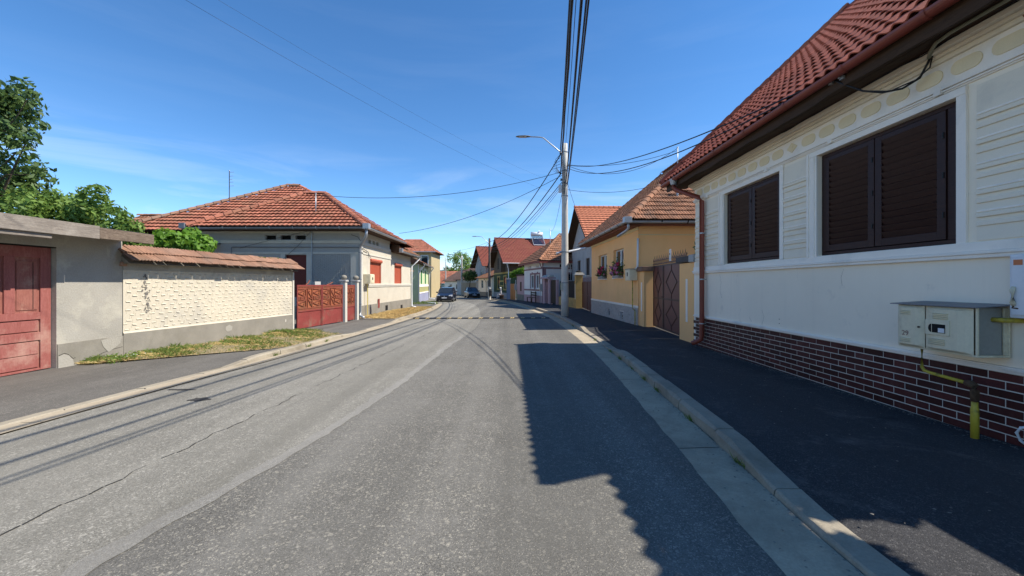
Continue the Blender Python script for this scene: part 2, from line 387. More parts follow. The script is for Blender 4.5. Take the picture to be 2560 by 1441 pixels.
m_leafD = leafmat('leaf_dark', (.04,.085,.024), (.11,.18,.045), .30)
m_leafM = leafmat('leaf_mid', (.085,.165,.03), (.22,.33,.07), .38)
m_leafY = leafmat('leaf_vine', (.075,.17,.018), (.17,.33,.035), .42)
m_grass = leafmat('grass_green', (.07,.13,.022), (.20,.25,.06), .3, .8)
m_straw = leafmat('straw', (.42,.31,.12), (.64,.50,.23), .3, .9)
m_flowR = leafmat('geranium_red', (.42,.015,.05), (.60,.05,.14), .25); m_flowP = leafmat('geranium_pink', (.55,.14,.28), (.70,.36,.48), .3)
m_yellow = M_('reflector_yellow', (.50,.36,.14), .5, .12, 10, 60, 0)
# ------------------------------------------------------------------ ground, road, kerbs
fL = interp([(-5.1,-12),(-5.1,4),(-5.02,6),(-4.85,8),(-4.75,10.5),(-4.72,18),(-4.98,25),(-5.45,30),(-6.3,36),(-8.6,40),(-11.2,47),(-15,56),(-21,68),(-30,84)])
fR = interp([(1.30,-12),(1.41,2.0),(1.53,3.6),(1.66,5.4),(1.79,7.4),(1.89,9.8),(1.93,13.5),(1.83,19.2),(1.47,23.4),(.95,28),(-.2,36),(-2.3,46),(-4.4,54),(-6.6,61),(-10.3,71),(-17,85),(-26,100)])
fJ = interp([(-2.6,-12),(-2.2,2.05),(-2.02,3.1),(-1.82,4.45),(-1.68,6.5),(-1.57,10.),(-1.38,13.3),(-1.42,18),(-1.79,22.3),(-2.46,28.9),(-3.6,36),(-5.6,44),(-8,52)])
def ribbon(name, mat, ys, edges, zo):
    """strip along y; edges = list of x functions, zo = matching height functions over the ground"""
    mb = MB(); k = len(edges)
    for y in ys:
        for e, z in zip(edges, zo): mb.v.append((e(y), y, zg(y)+z(y)))
    for i in range(len(ys)-1):
        for j in range(k-1):
            a = i*k+j; mb.f.append((a, a+1, a+k+1, a+k))
    return mb.build(name, mat)
cst = lambda c: (lambda y: c)
Ys = list(np.arange(-12, 30, .75))+list(np.arange(30, 101, 1.5))
gmb = MB()
gy = [-60,-30,-12,0,3,20,40,60,80,100,110,160,300,800,3000]
for y in gy:
    for x in (-3000,-300,-60,60,300,3000): gmb.v.append((x, y, zg(y)-.03))
for i in range(len(gy)-1):
    for j in range(5): a = i*6+j; gmb.f.append((a, a+1, a+7, a+6))
o = gmb.build('ground', m_ground); o['kind'] = 'structure'
o = ribbon('road', m_road, Ys, [fL, fJ, fR], [cst(0), cst(.0), cst(0)]); o['kind'] = 'structure'
Yp = [y for y in Ys if y < 51]
rag = lambda y: .012*math.sin(y*2.3)+.012*math.sin(y*5.1+1)
jr_ = {}
def jag(y, a=.016):
    k = round(y*8); jr_.setdefault(k, random.uniform(-a, a)); return jr_[k]
Yp = sorted(set(Yp+list(np.arange(-3, 14, .125))))
o = ribbon('road_patch', m_patch, Yp, [lambda y: fJ(y)+.02+rag(y)*.5+jag(y), fR], [cst(.004), cst(.004)]); o['kind'] = 'structure'
o = ribbon('patch_seam', m_joint, list(np.arange(-3, 12, .125)), [lambda y: fJ(y)-.10+rag(y)*.7+2*jag(y+50), lambda y: fJ(y)+.03+rag(y)*.5+jag(y)], [cst(.008), cst(.008)]); o['kind'] = 'structure'
# seams sealed with bitumen
m_tar = M_('tar', (.045,.043,.04), .8, .3, 20, 80, .2)
mb = MB()
for y in np.arange(-1, 13, .12):
    x = -3.05+.10*(y-2)*.35 + .02*math.sin(y*9)+.015*math.sin(y*23); w = .002+.006*random.random()
    if random.random() < .22: continue
    x2 = -3.05+.10*(y+.1-2)*.35 + .02*math.sin((y+.1)*9)+.015*math.sin((y+.1)*23)
    mb.poly([(x-w,y,zg(y)+.005),(x+w,y,zg(y)+.005),(x2+w,y+.11,zg(y+.11)+.005),(x2-w,y+.11,zg(y+.11)+.005)])
o = mb.build('road_crack', m_tar); o['kind'] = 'structure'
for (x, y, rx, ry) in ((-4.1,5.25,.13,.08),(-4.78,5.75,.2,.03)):
    mb = MB(); mb.poly([(x+rx*math.cos(a)*(1+.25*math.sin(3*a+x)), y+ry*math.sin(a)*(1+.3*math.cos(5*a)), zg(y)+.0065) for a in np.linspace(0, 2*math.pi, 22)[:-1]])
    o = mb.build('tar_stain', m_tar); o['kind'] = 'structure'
# right gutter, kerb and pavement
GW = .37; KW = .19
hkR = lin([(-12,.045),(2.6,.045),(3.55,.13),(8.4,.13),(9.3,.05),(12.8,.05),(13.7,.13),(120,.13)])
hkL = lin([(-12,.012),(7.3,.012),(8.1,.095),(11.6,.095),(12.6,.015),(17.0,.015),(17.8,.10),(35,.10),(36,.02),(120,.02)])
gut = struct('gutter_right'); gutl = struct('gutter_left')
def slabs(parent, f0, f1, y0, y1, ln, mat, z=.005):
    y = y0
    while y < y1:
        e = min(y+ln*random.uniform(.8,1.25), y1); mb = MB(); k = 14; ysl = np.linspace(y+.006, e-.006, k)
        top = [(f0(t)+random.uniform(-.010,.010), t, zg(t)+z) for t in ysl]; bot = [(f1(t), t, zg(t)+z+.012) for t in ysl]
        for i in range(k-1): mb.poly([top[i], bot[i], bot[i+1], top[i+1]])
        mb.build('gutter_slab', mat, parent); y = e
slabs(gut, lambda y: fR(y)-.015, lambda y: fR(y)+GW, -3, 60, 2.2, m_gut)
slabs(gutl, lambda y: fL(y)-.27, lambda y: fL(y)+.015, -3, 36, 2.4, m_gut)
def kerb(parent, f, w, h, y0, y1, ln, sgn):
    y = y0
    while y < y1:
        e = min(y+ln, y1); mb = MB(); rings = []
        dz = random.uniform(-.006,.006); dx = random.uniform(-.006,.006); wob = [random.uniform(-.016,.016) for _ in range(9)]
        n = 5 if y < 16 else 3
        for i, t in enumerate(np.linspace(y+.007, e-.007, n)):
            x = f(t)+dx; H = h(t)+dz; z = zg(t); c = min(.025, H*.5)+wob[i]
            c = max(.008, c)
            rings.append([(x+sgn*wob[i+2]*.6, t, z-.05), (x+sgn*.012, t, z+H-c), (x+sgn*(.012+c), t, z+H), (x+sgn*w, t, z+H), (x+sgn*w, t, z-.05)])
        mb.loft(rings if sgn > 0 else [r[::-1] for r in rings])
        mb.build('kerb_stone', m_kerb, parent); y = e
kerb(struct('kerb_right'), lambda y: fR(y)+GW, KW, hkR, -1.2, 55, 1.0, 1)
kerb(struct('kerb_left'), lambda y: fL(y)-.27, .15, hkL, -1.2, 34, 1.0, -1)
o = ribbon('pavement_right', m_walk, [y for y in Ys if y < 70], [lambda y: fR(y)+GW+KW-.005, lambda y: fR(y)+GW+KW+.7, lambda y: fR(y)+GW+KW+1.4, lambda y: fR(y)+9],
       [lambda y: hkR(y)-.012, lambda y: .6*(.125)+.4*hkR(y), cst(.128), cst(.13)]); o['kind'] = 'structure'
o = ribbon('pavement_left', m_walkl, [y for y in Ys if y < 38], [lambda y: fL(y)-9., lambda y: fL(y)-2.2, lambda y: fL(y)-.8, lambda y: fL(y)-.27-.145],
       [cst(.06), cst(.06), lambda y: .04+hkL(y)*.3, lambda y: max(.008, hkL(y)-.012)]); o['kind'] = 'structure'
# pale dusty wash of sand on the pavement near the kerb: small scattered chips
def scatter(name, mat, pts, smin, smax, flat=True):
    mb = MB()
    for (x, y, z) in pts:
        r = random.uniform(smin, smax); a0 = random.random()*6.28; k = random.choice((4,5))
        ring = [(x+r*random.uniform(.6,1.2)*math.cos(a0+6.283*i/k), y+r*random.uniform(.5,1.1)*math.sin(a0+6.283*i/k), z) for i in range(k)]
        n = len(mb.v); mb.v += ring+[(x, y, z+r*.35)]
        for i in range(k): mb.f.append((n+i, n+(i+1) % k, n+k))
    o = mb.build(name, mat); o['kind'] = 'stuff'; return o
pts = []
for _ in range(240):
    y = random.uniform(1.5, 14) ; x = random.uniform(fR(y)+.6, 4.2); pts.append((x, y, zg(y)+.128))
for _ in range(260):
    y = random.uniform(3.2, 17); x = random.uniform(-7.4, fL(y)-.4); pts.append((x, y, zg(y)+.062))
for _ in range(160):
    y = random.uniform(2, 14); x = fR(y)+random.uniform(.05,.36); pts.append((x, y, zg(y)+.016))
for _ in range(700):
    y = random.uniform(3.2, 9.3); pts.append((4.27-abs(random.gauss(0,.05)), y, zg(y)+.129))
for _ in range(500):
    y = random.uniform(1.5, 16); pts.append((fR(y)+GW-abs(random.gauss(0,.03)), y, zg(y)+.017))
tag(scatter('gravel_bits', M_('grit', (.20,.185,.155), .9, .3, 30, 60, 0), pts, .004, .013), 'loose pale grit scattered over both pavements', 'grit')
# far hills
hm = MB(); hx = np.linspace(-900, 900, 61)
for x in hx: hm.v.append((x, 1100, -12)); 
for x in hx: hm.v.append((x, 1180, 38+10*math.sin(x*.006+1)+7*math.sin(x*.017)+4*math.sin(x*.05)))
for x in hx: hm.v.append((x, 1500, 60+14*math.sin(x*.005)+6*math.sin(x*.02)))
for r in (0, 1):
    for i in range(60): a = r*61+i; hm.f.append((a, a+1, a+62, a+61))
o = hm.build('hills', M_('far_hill', (.085,.125,.13), .95, .3, .02, .12, 0), smooth=True); o['kind'] = 'structure'

# ------------------------------------------------------------------ roof makers
def tile_piece(w, l, th, waves, amp, lift, nseg=8, step=.0):
    """one clay tile: x across, y up the slope, z out of the roof; wavy top with a visible lower edge"""
    mb = MB(); top0 = []; top1 = []; bot0 = []
    for i in range(nseg+1):
        t = i/nseg; x = t*w; h = amp*(.5-.5*math.cos(2*math.pi*waves*t)) if waves else amp*(1 if i in (0, nseg) else 0)
        top0.append((x, 0, h+th+lift)); top1.append((x, l, h*.9+th*.4)); bot0.append((x, 0, h+lift))
    n = len(mb.v); k = nseg+1; mb.v += top0+top1+bot0
    for i in range(nseg):
        mb.f.append((n+i, n+i+1, n+k+i+1, n+k+i)); mb.f.append((n+2*k+i, n+2*k+i+1, n+i+1, n+i))
    mb.f.append((n, n+k, n+2*k)); mb.f.append((n+nseg, n+2*k+nseg, n+k+nseg))
    return mb
def frame(o, r, u):
    r = Vector(r).normalized(); u = Vector(u); u = (u-r*u.dot(r)).normalized(); n = r.cross(u)
    M = Matrix((r, u, n)).transposed().to_4x4(); M.translation = Vector(o); return M
def lay(parent, me, o, r, u, w, l, cols, rows, keep, name='roof_tile', jit=.004, rot=.006):
    """single tiles, each its own object, on a slope; keep(s, t) in metres decides which stand"""
    F = INV[parent] @ frame(o, r, u); n = 0
    for j in rows:
        for i in cols:
            if not keep((i+.5)*w, (j+.5)*l): continue
            M = F @ Matrix.Translation((i*w+random.uniform(-jit,jit)*.5, j*l+random.uniform(-jit,jit), random.uniform(0,jit))) @ Matrix.Rotation(random.uniform(-rot,rot), 4, 'Z')
            inst(name, me, parent, M); n += 1
    return n
def courses(mb, e0, e1, t0, t1, course, pitch, amp=.025, th=.02, lift=.03, sub=4, gap=0.):
    """joined tile courses on the slope e0-e1 (eave) to t0-t1 (top); each tile an island"""
    e0, e1, t0, t1 = map(Vector, (e0, e1, t0, t1)); r = (e1-e0).normalized()
    u0 = ((t0+t1)/2-(e0+e1)/2); u0 = u0-r*u0.dot(r); H = u0.length; u = u0/H; n = r.cross(u)
    if n.z < 0: n = -n
    k = max(1, round(H/course)); c = H/k; Lw = (e1-e0).length
    a_of = lambda t: (t0-e0).dot(r)*t/H; b_of = lambda t: Lw+((t1-e0).dot(r)-Lw)*t/H
    for j in range(k):
        tl = j*c; th_ = (j+1)*c
        i0 = int(math.floor(min(a_of(tl), a_of(th_))/pitch)); i1 = int(math.ceil(max(b_of(tl), b_of(th_))/pitch))
        off = 0
        for i in range(i0, i1):
            lo = max(i*pitch, a_of(tl)); hi = min((i+1)*pitch, b_of(tl)); lo2 = max(i*pitch, a_of(th_)); hi2 = min((i+1)*pitch, b_of(th_))
            if hi-lo < .02: continue
            if hi2-lo2 < .01: m_ = (max(min(lo2, b_of(th_)), a_of(th_))); lo2 = hi2 = m_
            jz = random.uniform(-.003,.006); base = len(mb.v)
            for q in range(sub+1):
                f = q/sub; s = lo+(hi-lo)*f; ph = (s/pitch) % 1.; h = amp*(.5-.5*math.cos(2*math.pi*(ph if f < 1 or ph else 1)))
                mb.v.append(tuple(e0+r*s+u*(tl-.02)+n*(h+th+lift+jz)))
            for q in range(sub+1):
                f = q/sub; s = lo+(hi-lo)*f; ph = (s/pitch) % 1.; h = amp*(.5-.5*math.cos(2*math.pi*ph)); s2 = lo2+(hi2-lo2)*f
                mb.v.append(tuple(e0+r*s2+u*(th_+.02)+n*(h*.9+th*.5+jz)))
            for q in range(sub+1):
                v = Vector(mb.v[base+q]); mb.v.append(tuple(v-n*(th+.012)))
            K = sub+1
            for q in range(sub):
                mb.f.append((base+q, base+q+1, base+K+q+1, base+K+q)); mb.f.append((base+2*K+q, base+2*K+q+1, base+q+1, base+q))
    return mb
def ridge_run(parent, a, b, r, l, mat, name='ridge_tile', up=(0,0,1)):
    a = Vector(a); b = Vector(b); d = b-a; n = max(1, round(d.length/l)); ll = d.length/n; d.normalize()
    mb = MB(); k = 6
    rings = []
    for (y, s) in ((0, 1.12), (ll*1.04, .92)):
        rings.append([(r*s*math.cos(math.pi*i/k), y, r*s*math.sin(math.pi*i/k)*.85) for i in range(k+1)])
    mb.loft(rings, False); mb.loft([[(x*.8, 0, z*.72) for x, y, z in rings[0]], rings[0]], False)
    me = mesh_of(mb, name, mat)
    x = d.cross(Vector(up)).normalized(); z = x.cross(d)
    M0 = Matrix((x, d, z)).transposed().to_4x4()
    for i in range(n):
        M = M0.copy(); M.translation = a+d*(ll*i)
        inst(name, me, parent, INV[parent] @ M @ Matrix.Rotation(random.uniform(-.03,.03), 4, 'Z'))
def halfround(path, r, n=8):
    """open gutter trough along a path"""
    mb = MB(); P = [Vector(p) for p in path]; rings = []
    for i, p in enumerate(P):
        d = (P[min(i+1, len(P)-1)]-P[max(i-1, 0)]); d.z = 0; d.normalize(); a = Vector((d.y, -d.x, 0))
        out = [p+a*(r*math.cos(t))+Vector((0,0,-r*math.sin(t))) for t in np.linspace(0, math.pi, n+1)]
        inn = [p+a*((r-.008)*math.cos(t))+Vector((0,0,-(r-.008)*math.sin(t))) for t in np.linspace(math.pi, 0, n+1)]
        rings.append(out+inn)
    return mb.loft(rings)
def ring(mb, c, d, r, t=.012, n=14, ln=.03):
    c = Vector(c); d = Vector(d).normalized()
    return mb.tube([c-d*ln/2, c+d*ln/2], r+t, n)
def mesh_text(txt, size, mat, parent, M, ext=.002, name='lettering'):
    cu = bpy.data.curves.new(name, 'FONT'); cu.body = txt; cu.size = size; cu.extrude = ext; cu.align_x = 'CENTER'; cu.align_y = 'CENTER'
    o = bpy.data.objects.new('tmp', cu); COL.objects.link(o)
    dg = bpy.context.evaluated_depsgraph_get(); dg.update()
    me = bpy.data.meshes.new_from_object(o.evaluated_get(dg)); bpy.data.objects.remove(o); bpy.data.curves.remove(cu)
    me.materials.clear(); me.materials.append(mat)
    return inst(name, me, parent, INV[parent] @ M)
FACE_L = lambda x, y, z: Matrix(((0,0,-1,x),(-1,0,0,y),(0,1,0,z),(0,0,0,1)))     # lies on a wall that faces -X

# ================================================================== white house on the right
X = 4.31; zb = zg(6)+.1
wh = thing('house', 'white rendered house with dark brown louvred shutters and red tiled roof', 'house', (X, 6.2, zb))
mb = MB(); OPS = [(6.41-3.12,8.10-3.12,1.9,3.31), (3.86-3.12,5.63-3.12,1.89,3.30)]
wallgrid(mb, (X,3.12,0), (0,1,0), 6.28, -.1, 3.9, OPS, (-1,0,0), .14)
mb.poly([(X,9.4,-.1),(12.9,9.4,-.1),(12.9,9.4,3.9),(8.6,9.4,8.3),(X,9.4,3.9)][::-1]); mb.poly([(X,3.12,-.1),(12.9,3.12,-.1),(12.9,3.12,3.9),(8.6,3.12,8.3),(X,3.12,3.9)])
mb.poly([(12.9,3.12,-.1),(12.9,9.4,-.1),(12.9,9.4,3.9),(12.9,3.12,3.9)])
mb.build('wall', m_white, wh)
# brick plinth
pl = MB().box(X-.011, X+.001, 3.10, 9.405, -.02, .725).box(X-.001,X+.5,9.39,9.411,-.02,.725).build('plinth', m_mortar, wh)
bm_ = MB().box(-.003,.004,.005,.25,.005,.071); bme = mesh_of(bm_, 'brick', m_brick)
bh_ = mesh_of(MB().box(-.003,.004,.005,.1225,.005,.071), 'brick', m_brick)
nb = 0
for j in range(9):
    y = 3.10-(.1275 if j % 2 else 0); z = .725-.076*(j+1)
    while y < 9.38:
        if y < 3.05: me_, yy = bh_, y+.1275
        elif y+.25 > 9.405: me_, yy = bh_, y
        else: me_, yy = bme, y
        inst('brick', me_, pl, INV[pl] @ Matrix.Translation((X-.011+random.uniform(-.001,.001), yy, z))); y += .255; nb += 1
tr = MB()
tr.box(X-.03, X+.001, 3.10, 9.42, .727, .782).box(X-.042, X-.02, 3.10, 9.43, .748, .768)
tr.build('plinth_band', m_trim, wh, bevel=.004)
# sill belt
tr = MB().box(X-.035, X+.002, 3.10, 9.43, 1.80, 1.885).box(X-.06, X-.03, 3.10, 9.45, 1.77, 1.80).box(X-.045, X-.001, 3.10, 9.44, 1.735, 1.7705)
tr.build('sill_belt', m_trim, wh, bevel=.006)
# cream rusticated panels between the openings, with fillets
for (a, b) in ((3.10,3.70),(5.80,6.32),(8.30,9.37)):
    pan = box('wall_panel', m_cream, wh, X-.012, X+.001, a, b, 1.9, 3.335)
    for k, z in enumerate((3.03,2.80,2.57,2.34,2.13)):
        box('fillet', m_cream, pan, X-.034, X-.010, a+.005, b-.005, z-.022, z+.018, bevel=.008); box('fillet', m_trim, pan, X-.022, X-.008, a+.005, b-.005, z+.026, z+.046, bevel=.005)
        box('fillet', m_cream, pan, X-.028, X-.009, a+.005, b-.005, z-.10, z-.055, bevel=.006)
# window surrounds
for (a, b, z0, z1) in ((6.41,8.10,1.9,3.31),(3.86,5.63,1.89,3.30)):
    t_ = MB()
    for (p, q) in ((a-.085,a),(b,b+.18)):
        t_.box(X-.028, X+.001, p, q, z0-.012, z1+.0)
    t_.box(X-.045, X-.02, b+.135, b+.17, z0-.012, z1+.05).box(X-.040, X-.02, b+.03, b+.055, z0-.012, z1+.0)
    t_.box(X-.030, X+.001, a-.085, b+.18, z1+.001, z1+.075)
    t_.build('window_surround', m_trim, wh, bevel=.004)
# frieze, lower moulding, cornice
fr = MB().box(X-.018, X+.001, 3.10, 9.41, 3.387, 3.70)
fr.box(X-.045, X-.015, 3.10, 9.44, 3.425, 3.452).box(X-.034, X-.015, 3.10, 9.43, 3.40, 3.418)
for k in range(9): y = 3.30+k*.68; fr.box(X-.05, X-.02, y, y+.07, 3.385, 3.46) if k in (1,3,5,8) else None
fr.build('frieze', m_trim, wh, bevel=.004)
co_ = MB().box(X-.05, X+.001, 3.08, 9.44, 3.70, 3.745).box(X-.08, X+.001, 3.08, 9.47, 3.7451, 3.78).box(X-.13, X+.001, 3.08, 9.50, 3.7801, 3.835)
co_.build('cornice', m_cream, wh, bevel=.008)
k = 0
for y in np.arange(3.44, 9.2, .3355):
    o_ = MB(); w = .095; h = .068
    if abs(y-6.12) < .1:
        o_.prism([(X-.018,y-.11,3.58),(X-.018,y,3.655),(X-.018,y+.11,3.58),(X-.018,y,3.505)], (-.014,0,0))
        o_.prism([(X-.031,y+.035*math.cos(a),3.58+.035*math.sin(a)) for a in np.linspace(0,2*math.pi,11)[:-1]], (-.008,0,0)); nm = 'frieze_diamond'
    else:
        pts = [(X-.017, y+s*.065+h*math.cos(a)*s, 3.58+h*math.sin(a)) for s, aa in ((1, np.linspace(-1.57,1.57,8)), (-1, np.linspace(1.57,-1.57,8))) for a in aa]
        o_.prism(pts, (-.012,0,0)); nm = 'frieze_oval'
    o_.build(nm, m_oval, wh, bevel=.003)
# louvred shutters
def shutters(a, b, z0, z1, mids, extra=0):
    fr = MB(); x0 = X+.05; x1 = X+.10
    fr.box(x0, x1, a, b, z0, z0+.045).box(x0, x1, a, b, z1-.045, z1).box(x0, x1, a, a+.045+extra, z0+.045, z1-.045).box(x0, x1, b-.05, b, z0+.045, z1-.045)
    w = fr.build('window_frame', m_shut, wh, bevel=.004)
    MB().box(X+.11, X+.13, a, b, z0, z1).build('window_back', m_dark, wh)
    edges = [a+.045+extra]+mids+[b-.05]
    for i in range(len(edges)-1):
        p, q = edges[i]+.006, edges[i+1]-.006; lf = MB(); st = .085
        lf.box(x0-.012, x0+.028, p, p+st, z0+.052, z1-.052).box(x0-.012, x0+.028, q-st, q, z0+.052, z1-.052)
        lf.box(x0-.011, x0+.027, p+st, q-st, z0+.052, z0+.052+st).box(x0-.011, x0+.027, p+st, q-st, z1-.052-st*.8, z1-.052)
        sh = lf.build('shutter', m_shut, wh, bevel=.003)
        sm = mesh_of(MB().box(-.006,.006,0,q-p-2*st,-.048,.048), 'slat', m_shut)
        zz = z0+.052+st+.03; n = 15; dz = (z1-.052-st*.8-.03-zz)/(n-1)
        for j in range(n):
            inst('slat', sm, sh, INV[sh] @ Matrix.Translation((x0+.008, p+st, zz+dz*j)) @ Matrix.Rotation(R(-24+random.uniform(-1.5,1.5)), 4, 'Y'))
        for zq in (z0+.3, (z0+z1)/2, z1-.3): MB().tube([(x0-.016, p+.02, zq-.03),(x0-.016, p+.02, zq+.03)], .008, 6).build('hinge', m_cable, sh)
shutters(6.41, 8.10, 1.905, 3.305, [7.25]); shutters(3.86, 5.63, 1.895, 3.295, [4.80], .10)
# roof: eave at X=3.78, pitch 43.5 degrees
ev = Vector((3.80, 2.70, 4.0)); tanp = .95; ridgeX = 8.6; sl = math.hypot(1, tanp); U = Vector((1, 0, tanp)).normalized()
rt = Vector((ridgeX, 2.95, 4.0+tanp*(ridgeX-3.80)))
roof = MB(); y0, y1 = 2.72, 9.93; hz = rt.z-.02
roof.prism([(3.80,y0,3.97),(ridgeX,y0,hz),(13.4,y0,3.97),(13.4,y0,3.90),(ridgeX,y0,hz-.12),(3.80,y0,3.90)], (0,y1-y0,0))
rf = roof.build('roof', m_soffit, wh)
# the gable end on the near side stops at the wall, roof boards on the far verge
tw = .168; tl = .335; tp = tile_piece(tw+.004, tl+.04, .016, 1, .042, .026, 8)
tme = mesh_of(tp, 'roof_tile', m_rtile)
ncol = int((y1-.06-y0)/tw)
# street slope: right vector runs toward -Y so that the normal points up and out
lay(rf, tme, (3.79, y1-.05, 3.985), (0,-1,0), U, tw, tl, range(ncol), range(7), lambda s, t: True, jit=.004, rot=.006)
rest = MB(); a = Vector((3.79, y1-.05, 3.985))+U*(7*tl); b = a+Vector((0,-(ncol*tw),0)); top = (rt.z-3.985)/U.z
courses(rest, a, b, Vector((3.79,y1-.05,3.985))+U*(top-.1), Vector((3.79,y1-.05-ncol*tw,3.985))+U*(top-.1), tl, tw, .042, .016, .026, 6)
o = rest.build('upper_tiles', m_rtile, rf, smooth=False); o['kind'] = 'stuff'
vm = mesh_of(MB().box(-.06,.07,-.02,.36,-.07,.075).box(-.055,.06,.0,.34,.0751,.088), 'verge_tile', M_('verge', (.25,.06,.04), .7, .15, 4, 60, .2, rnd=.12))
for j in range(19):
    M = frame((3.78, y1, 4.0), (0,-1,0), U) @ Matrix.Translation((-.03, j*tl-.03, .02)) @ Matrix.Rotation(R(3.5), 4, 'X')
    inst('verge_tile', vm, rf, INV[rf] @ M)
ridge_run(rf, (ridgeX, y0, hz+.03), (ridgeX, y1, hz+.03), .13, .36, m_rtile)
# soffit, fascia, gutter, downpipe
so = MB()
for i in range(6):
    xx = 3.86+i*.075; so.box(xx, xx+.070, 3.0, 9.9, 3.84+.002*(i % 2), 3.858)
so.build('soffit_board', m_soffit, wh)
fa = MB(); 
for i in range(26):
    ya, yb = 2.97+i*.2668, 2.97+(i+1)*.2668; w0 = .012*math.sin(ya*3.1)+.008*math.sin(ya*7); w1 = .012*math.sin(yb*3.1)+.008*math.sin(yb*7)
    fa.loft([[(3.83,ya,3.77+w0),(3.865,ya,3.77+w0),(3.865,ya,3.96),(3.83,ya,3.96)],[(3.83,yb,3.77+w1),(3.865,yb,3.77+w1),(3.865,yb,3.96),(3.83,yb,3.96)]], caps=(i in (0,25)))
fa.build('fascia', m_soffit, wh)
gt = halfround([(3.755,2.70,3.955),(3.755,9.95,3.945)], .068, 10).build('gutter', m_redmet, wh, smooth=False)
for y in (3.6,4.5,5.45,6.4,7.35,8.3,9.1):
    jr = MB().loft([[(3.755+.075*math.cos(t), yy, 3.952-.075*math.sin(t)) for t in np.linspace(-.1, math.pi+.1, 12)] for yy in (y-.02,y+.02)], False).build('gutter_joint', m_redmet, gt)
dp = [(3.755,9.30,3.90),(3.755,9.30,3.75),(3.80,9.26,3.67),(4.17,8.93,3.43),(4.215,8.88,3.34),(4.215,8.88,.36),(4.20,8.89,.27),(4.12,8.97,.19),(4.06,9.02,.16)]
d_ = MB().tube(dp, .052, 12).build('downpipe', m_redmet, wh, smooth=True)
cl = MB(); 
for z in (2.62,1.6,.62): cl.tube([(4.215,8.88,z-.012),(4.215,8.88,z+.012)], .061, 12); cl.box(4.26,4.31,8.87,8.89,z-.01,z+.01)
cl.tube([(3.755,9.30,3.93),(3.755,9.30,3.80)], [.09,.06], 12)
cl.build('pipe_clamp', m_zinc, d_)
# cables under the eave
cb = MB(); p = []
for y in np.arange(3.0, 9.45, .12): p.append((X-.14-.01*math.sin(y*6), y, 3.838+.012*math.sin(y*4.1)+.01*math.sin(y*9)))
cb.tube(p, .007, 5)
cb.tube([(3.80,4.75,3.93),(3.84,4.62,3.80),(3.93,4.48,3.66),(4.03,4.35,3.58),(4.12,4.22,3.56),(4.20,4.12,3.62),(4.22,4.06,3.74),(4.22,4.03,3.80)], .011, 6)
cb.tube([(3.93,4.48,3.66),(4.06,4.30,3.57),(4.16,4.12,3.60),(4.21,4.03,3.68),(4.21,4.0,3.80)], .007, 6)
cb.build('eave_cable', m_cable, wh, smooth=True)
MB().tube([(4.05,2.95,3.82),(4.05,3.7,3.82),(4.08,3.85,3.815),(4.15,3.97,3.80),(4.19,4.02,3.77)], .016, 8).build('cable_conduit', M_('conduit', (.30,.28,.19), .6, .1), wh, smooth=True)
ins = MB()
for (y, z) in ((4.78,3.90),(4.62,3.88),(4.25,3.94)): ins.box(3.80,3.845,y-.025,y+.025,z-.02,z+.02).tube([(3.80,y,z),(3.77,y,z)], .012, 6)
ins.bar((3.79,4.78,3.92),(3.79,4.2,3.95),.008,.008)
ins.build('cable_bracket', m_zinc, wh)

# ------------------------------------------------------------------ gas meter cabinet with its pipe
gm = thing('gas_meter_box', 'pale metal gas meter cabinet with yellow pipe on the white house wall', 'meter box', (4.15, 3.8, .86))
bx0, bx1 = 4.0, 4.29
MB().box(bx0, bx1, 3.44, 4.14, .862, .882).box(bx0, bx1, 4.122, 4.14, .882, 1.29).box(bx1-.015, bx1, 3.44, 4.122, .882, 1.29).box(bx0,bx0+.02,3.44,3.455,.882,1.29).box(bx1-.05,bx1-.015,3.445,3.46,.882,1.29).build('cabinet', m_beige, gm, bevel=.004)
MB().box(bx0+.02,bx1-.05,3.462,3.466,.885,1.29).build('end_panel', M_('cabinet_inner', (.30,.29,.25), .6, .1, 3, 40, .05), gm)
MB().loft([[(bx0-.05,3.40,1.292),(bx1+.01,3.40,1.315),(bx1+.01,3.40,1.323),(bx0-.05,3.40,1.300)],[(bx0-.05,4.18,1.292),(bx1+.01,4.18,1.315),(bx1+.01,4.18,1.323),(bx0-.05,4.18,1.300)]]).build('lid', m_dzinc, gm)
def door(y0, y1, name):
    d = MB(); k = 9; rings = []
    for t in np.linspace(0, 1, k):
        y = y0+(y1-y0)*t; bul = .030*(min(1, min(t, 1-t)*5))
        rings.append([(bx0-.005,y,.875),(bx0-.005-bul*.3,y,.878),(bx0-.008-bul,y,.90),(bx0-.008-bul,y,1.26),(bx0-.005-bul*.3,y,1.284),(bx0-.005,y,1.287)])
    return d.loft(rings).build(name, m_beige, gm)
dl = door(3.868, 4.135, 'door'); dr = door(3.46, 3.858, 'door')
def louv(d, yc, zc, w, n):
    l_ = MB()
    for i in range(n): z = zc+(i-(n-1)/2)*.0155; l_.prism([(bx0-.038,yc-w/2,z),(bx0-.050,yc-w/2,z-.004),(bx0-.038,yc-w/2,z-.010)], (0,w,0))
    l_.build('louvre', m_beige, d)
louv(dl,4.03,1.22,.10,3); louv(dl,4.03,.945,.10,3); louv(dr,3.70,1.205,.13,4); louv(dr,3.73,.965,.14,4)
fw = MB().box(bx0-.047,bx0-.036,3.62,3.83,1.02,1.165)
fw.build('window_plate', m_beige, dr, bevel=.006)
MB().box(bx0-.049,bx0-.0465,3.65,3.765,1.045,1.125).prism([(bx0-.0465,3.77+.03*math.cos(a),1.085+.04*math.sin(a)) for a in np.linspace(-1.5,1.5,9)],(-.0015,0,0)).build('sight_window', m_dark, dr)
MB().box(bx0-.056,bx0-.049,3.655,3.705,1.05,1.09).build('meter_dial', m_plast, dr)
MB().tube([(bx0-.037,3.895,1.08),(bx0-.047,3.895,1.08)], .009, 10).build('lock', m_rust, dl)
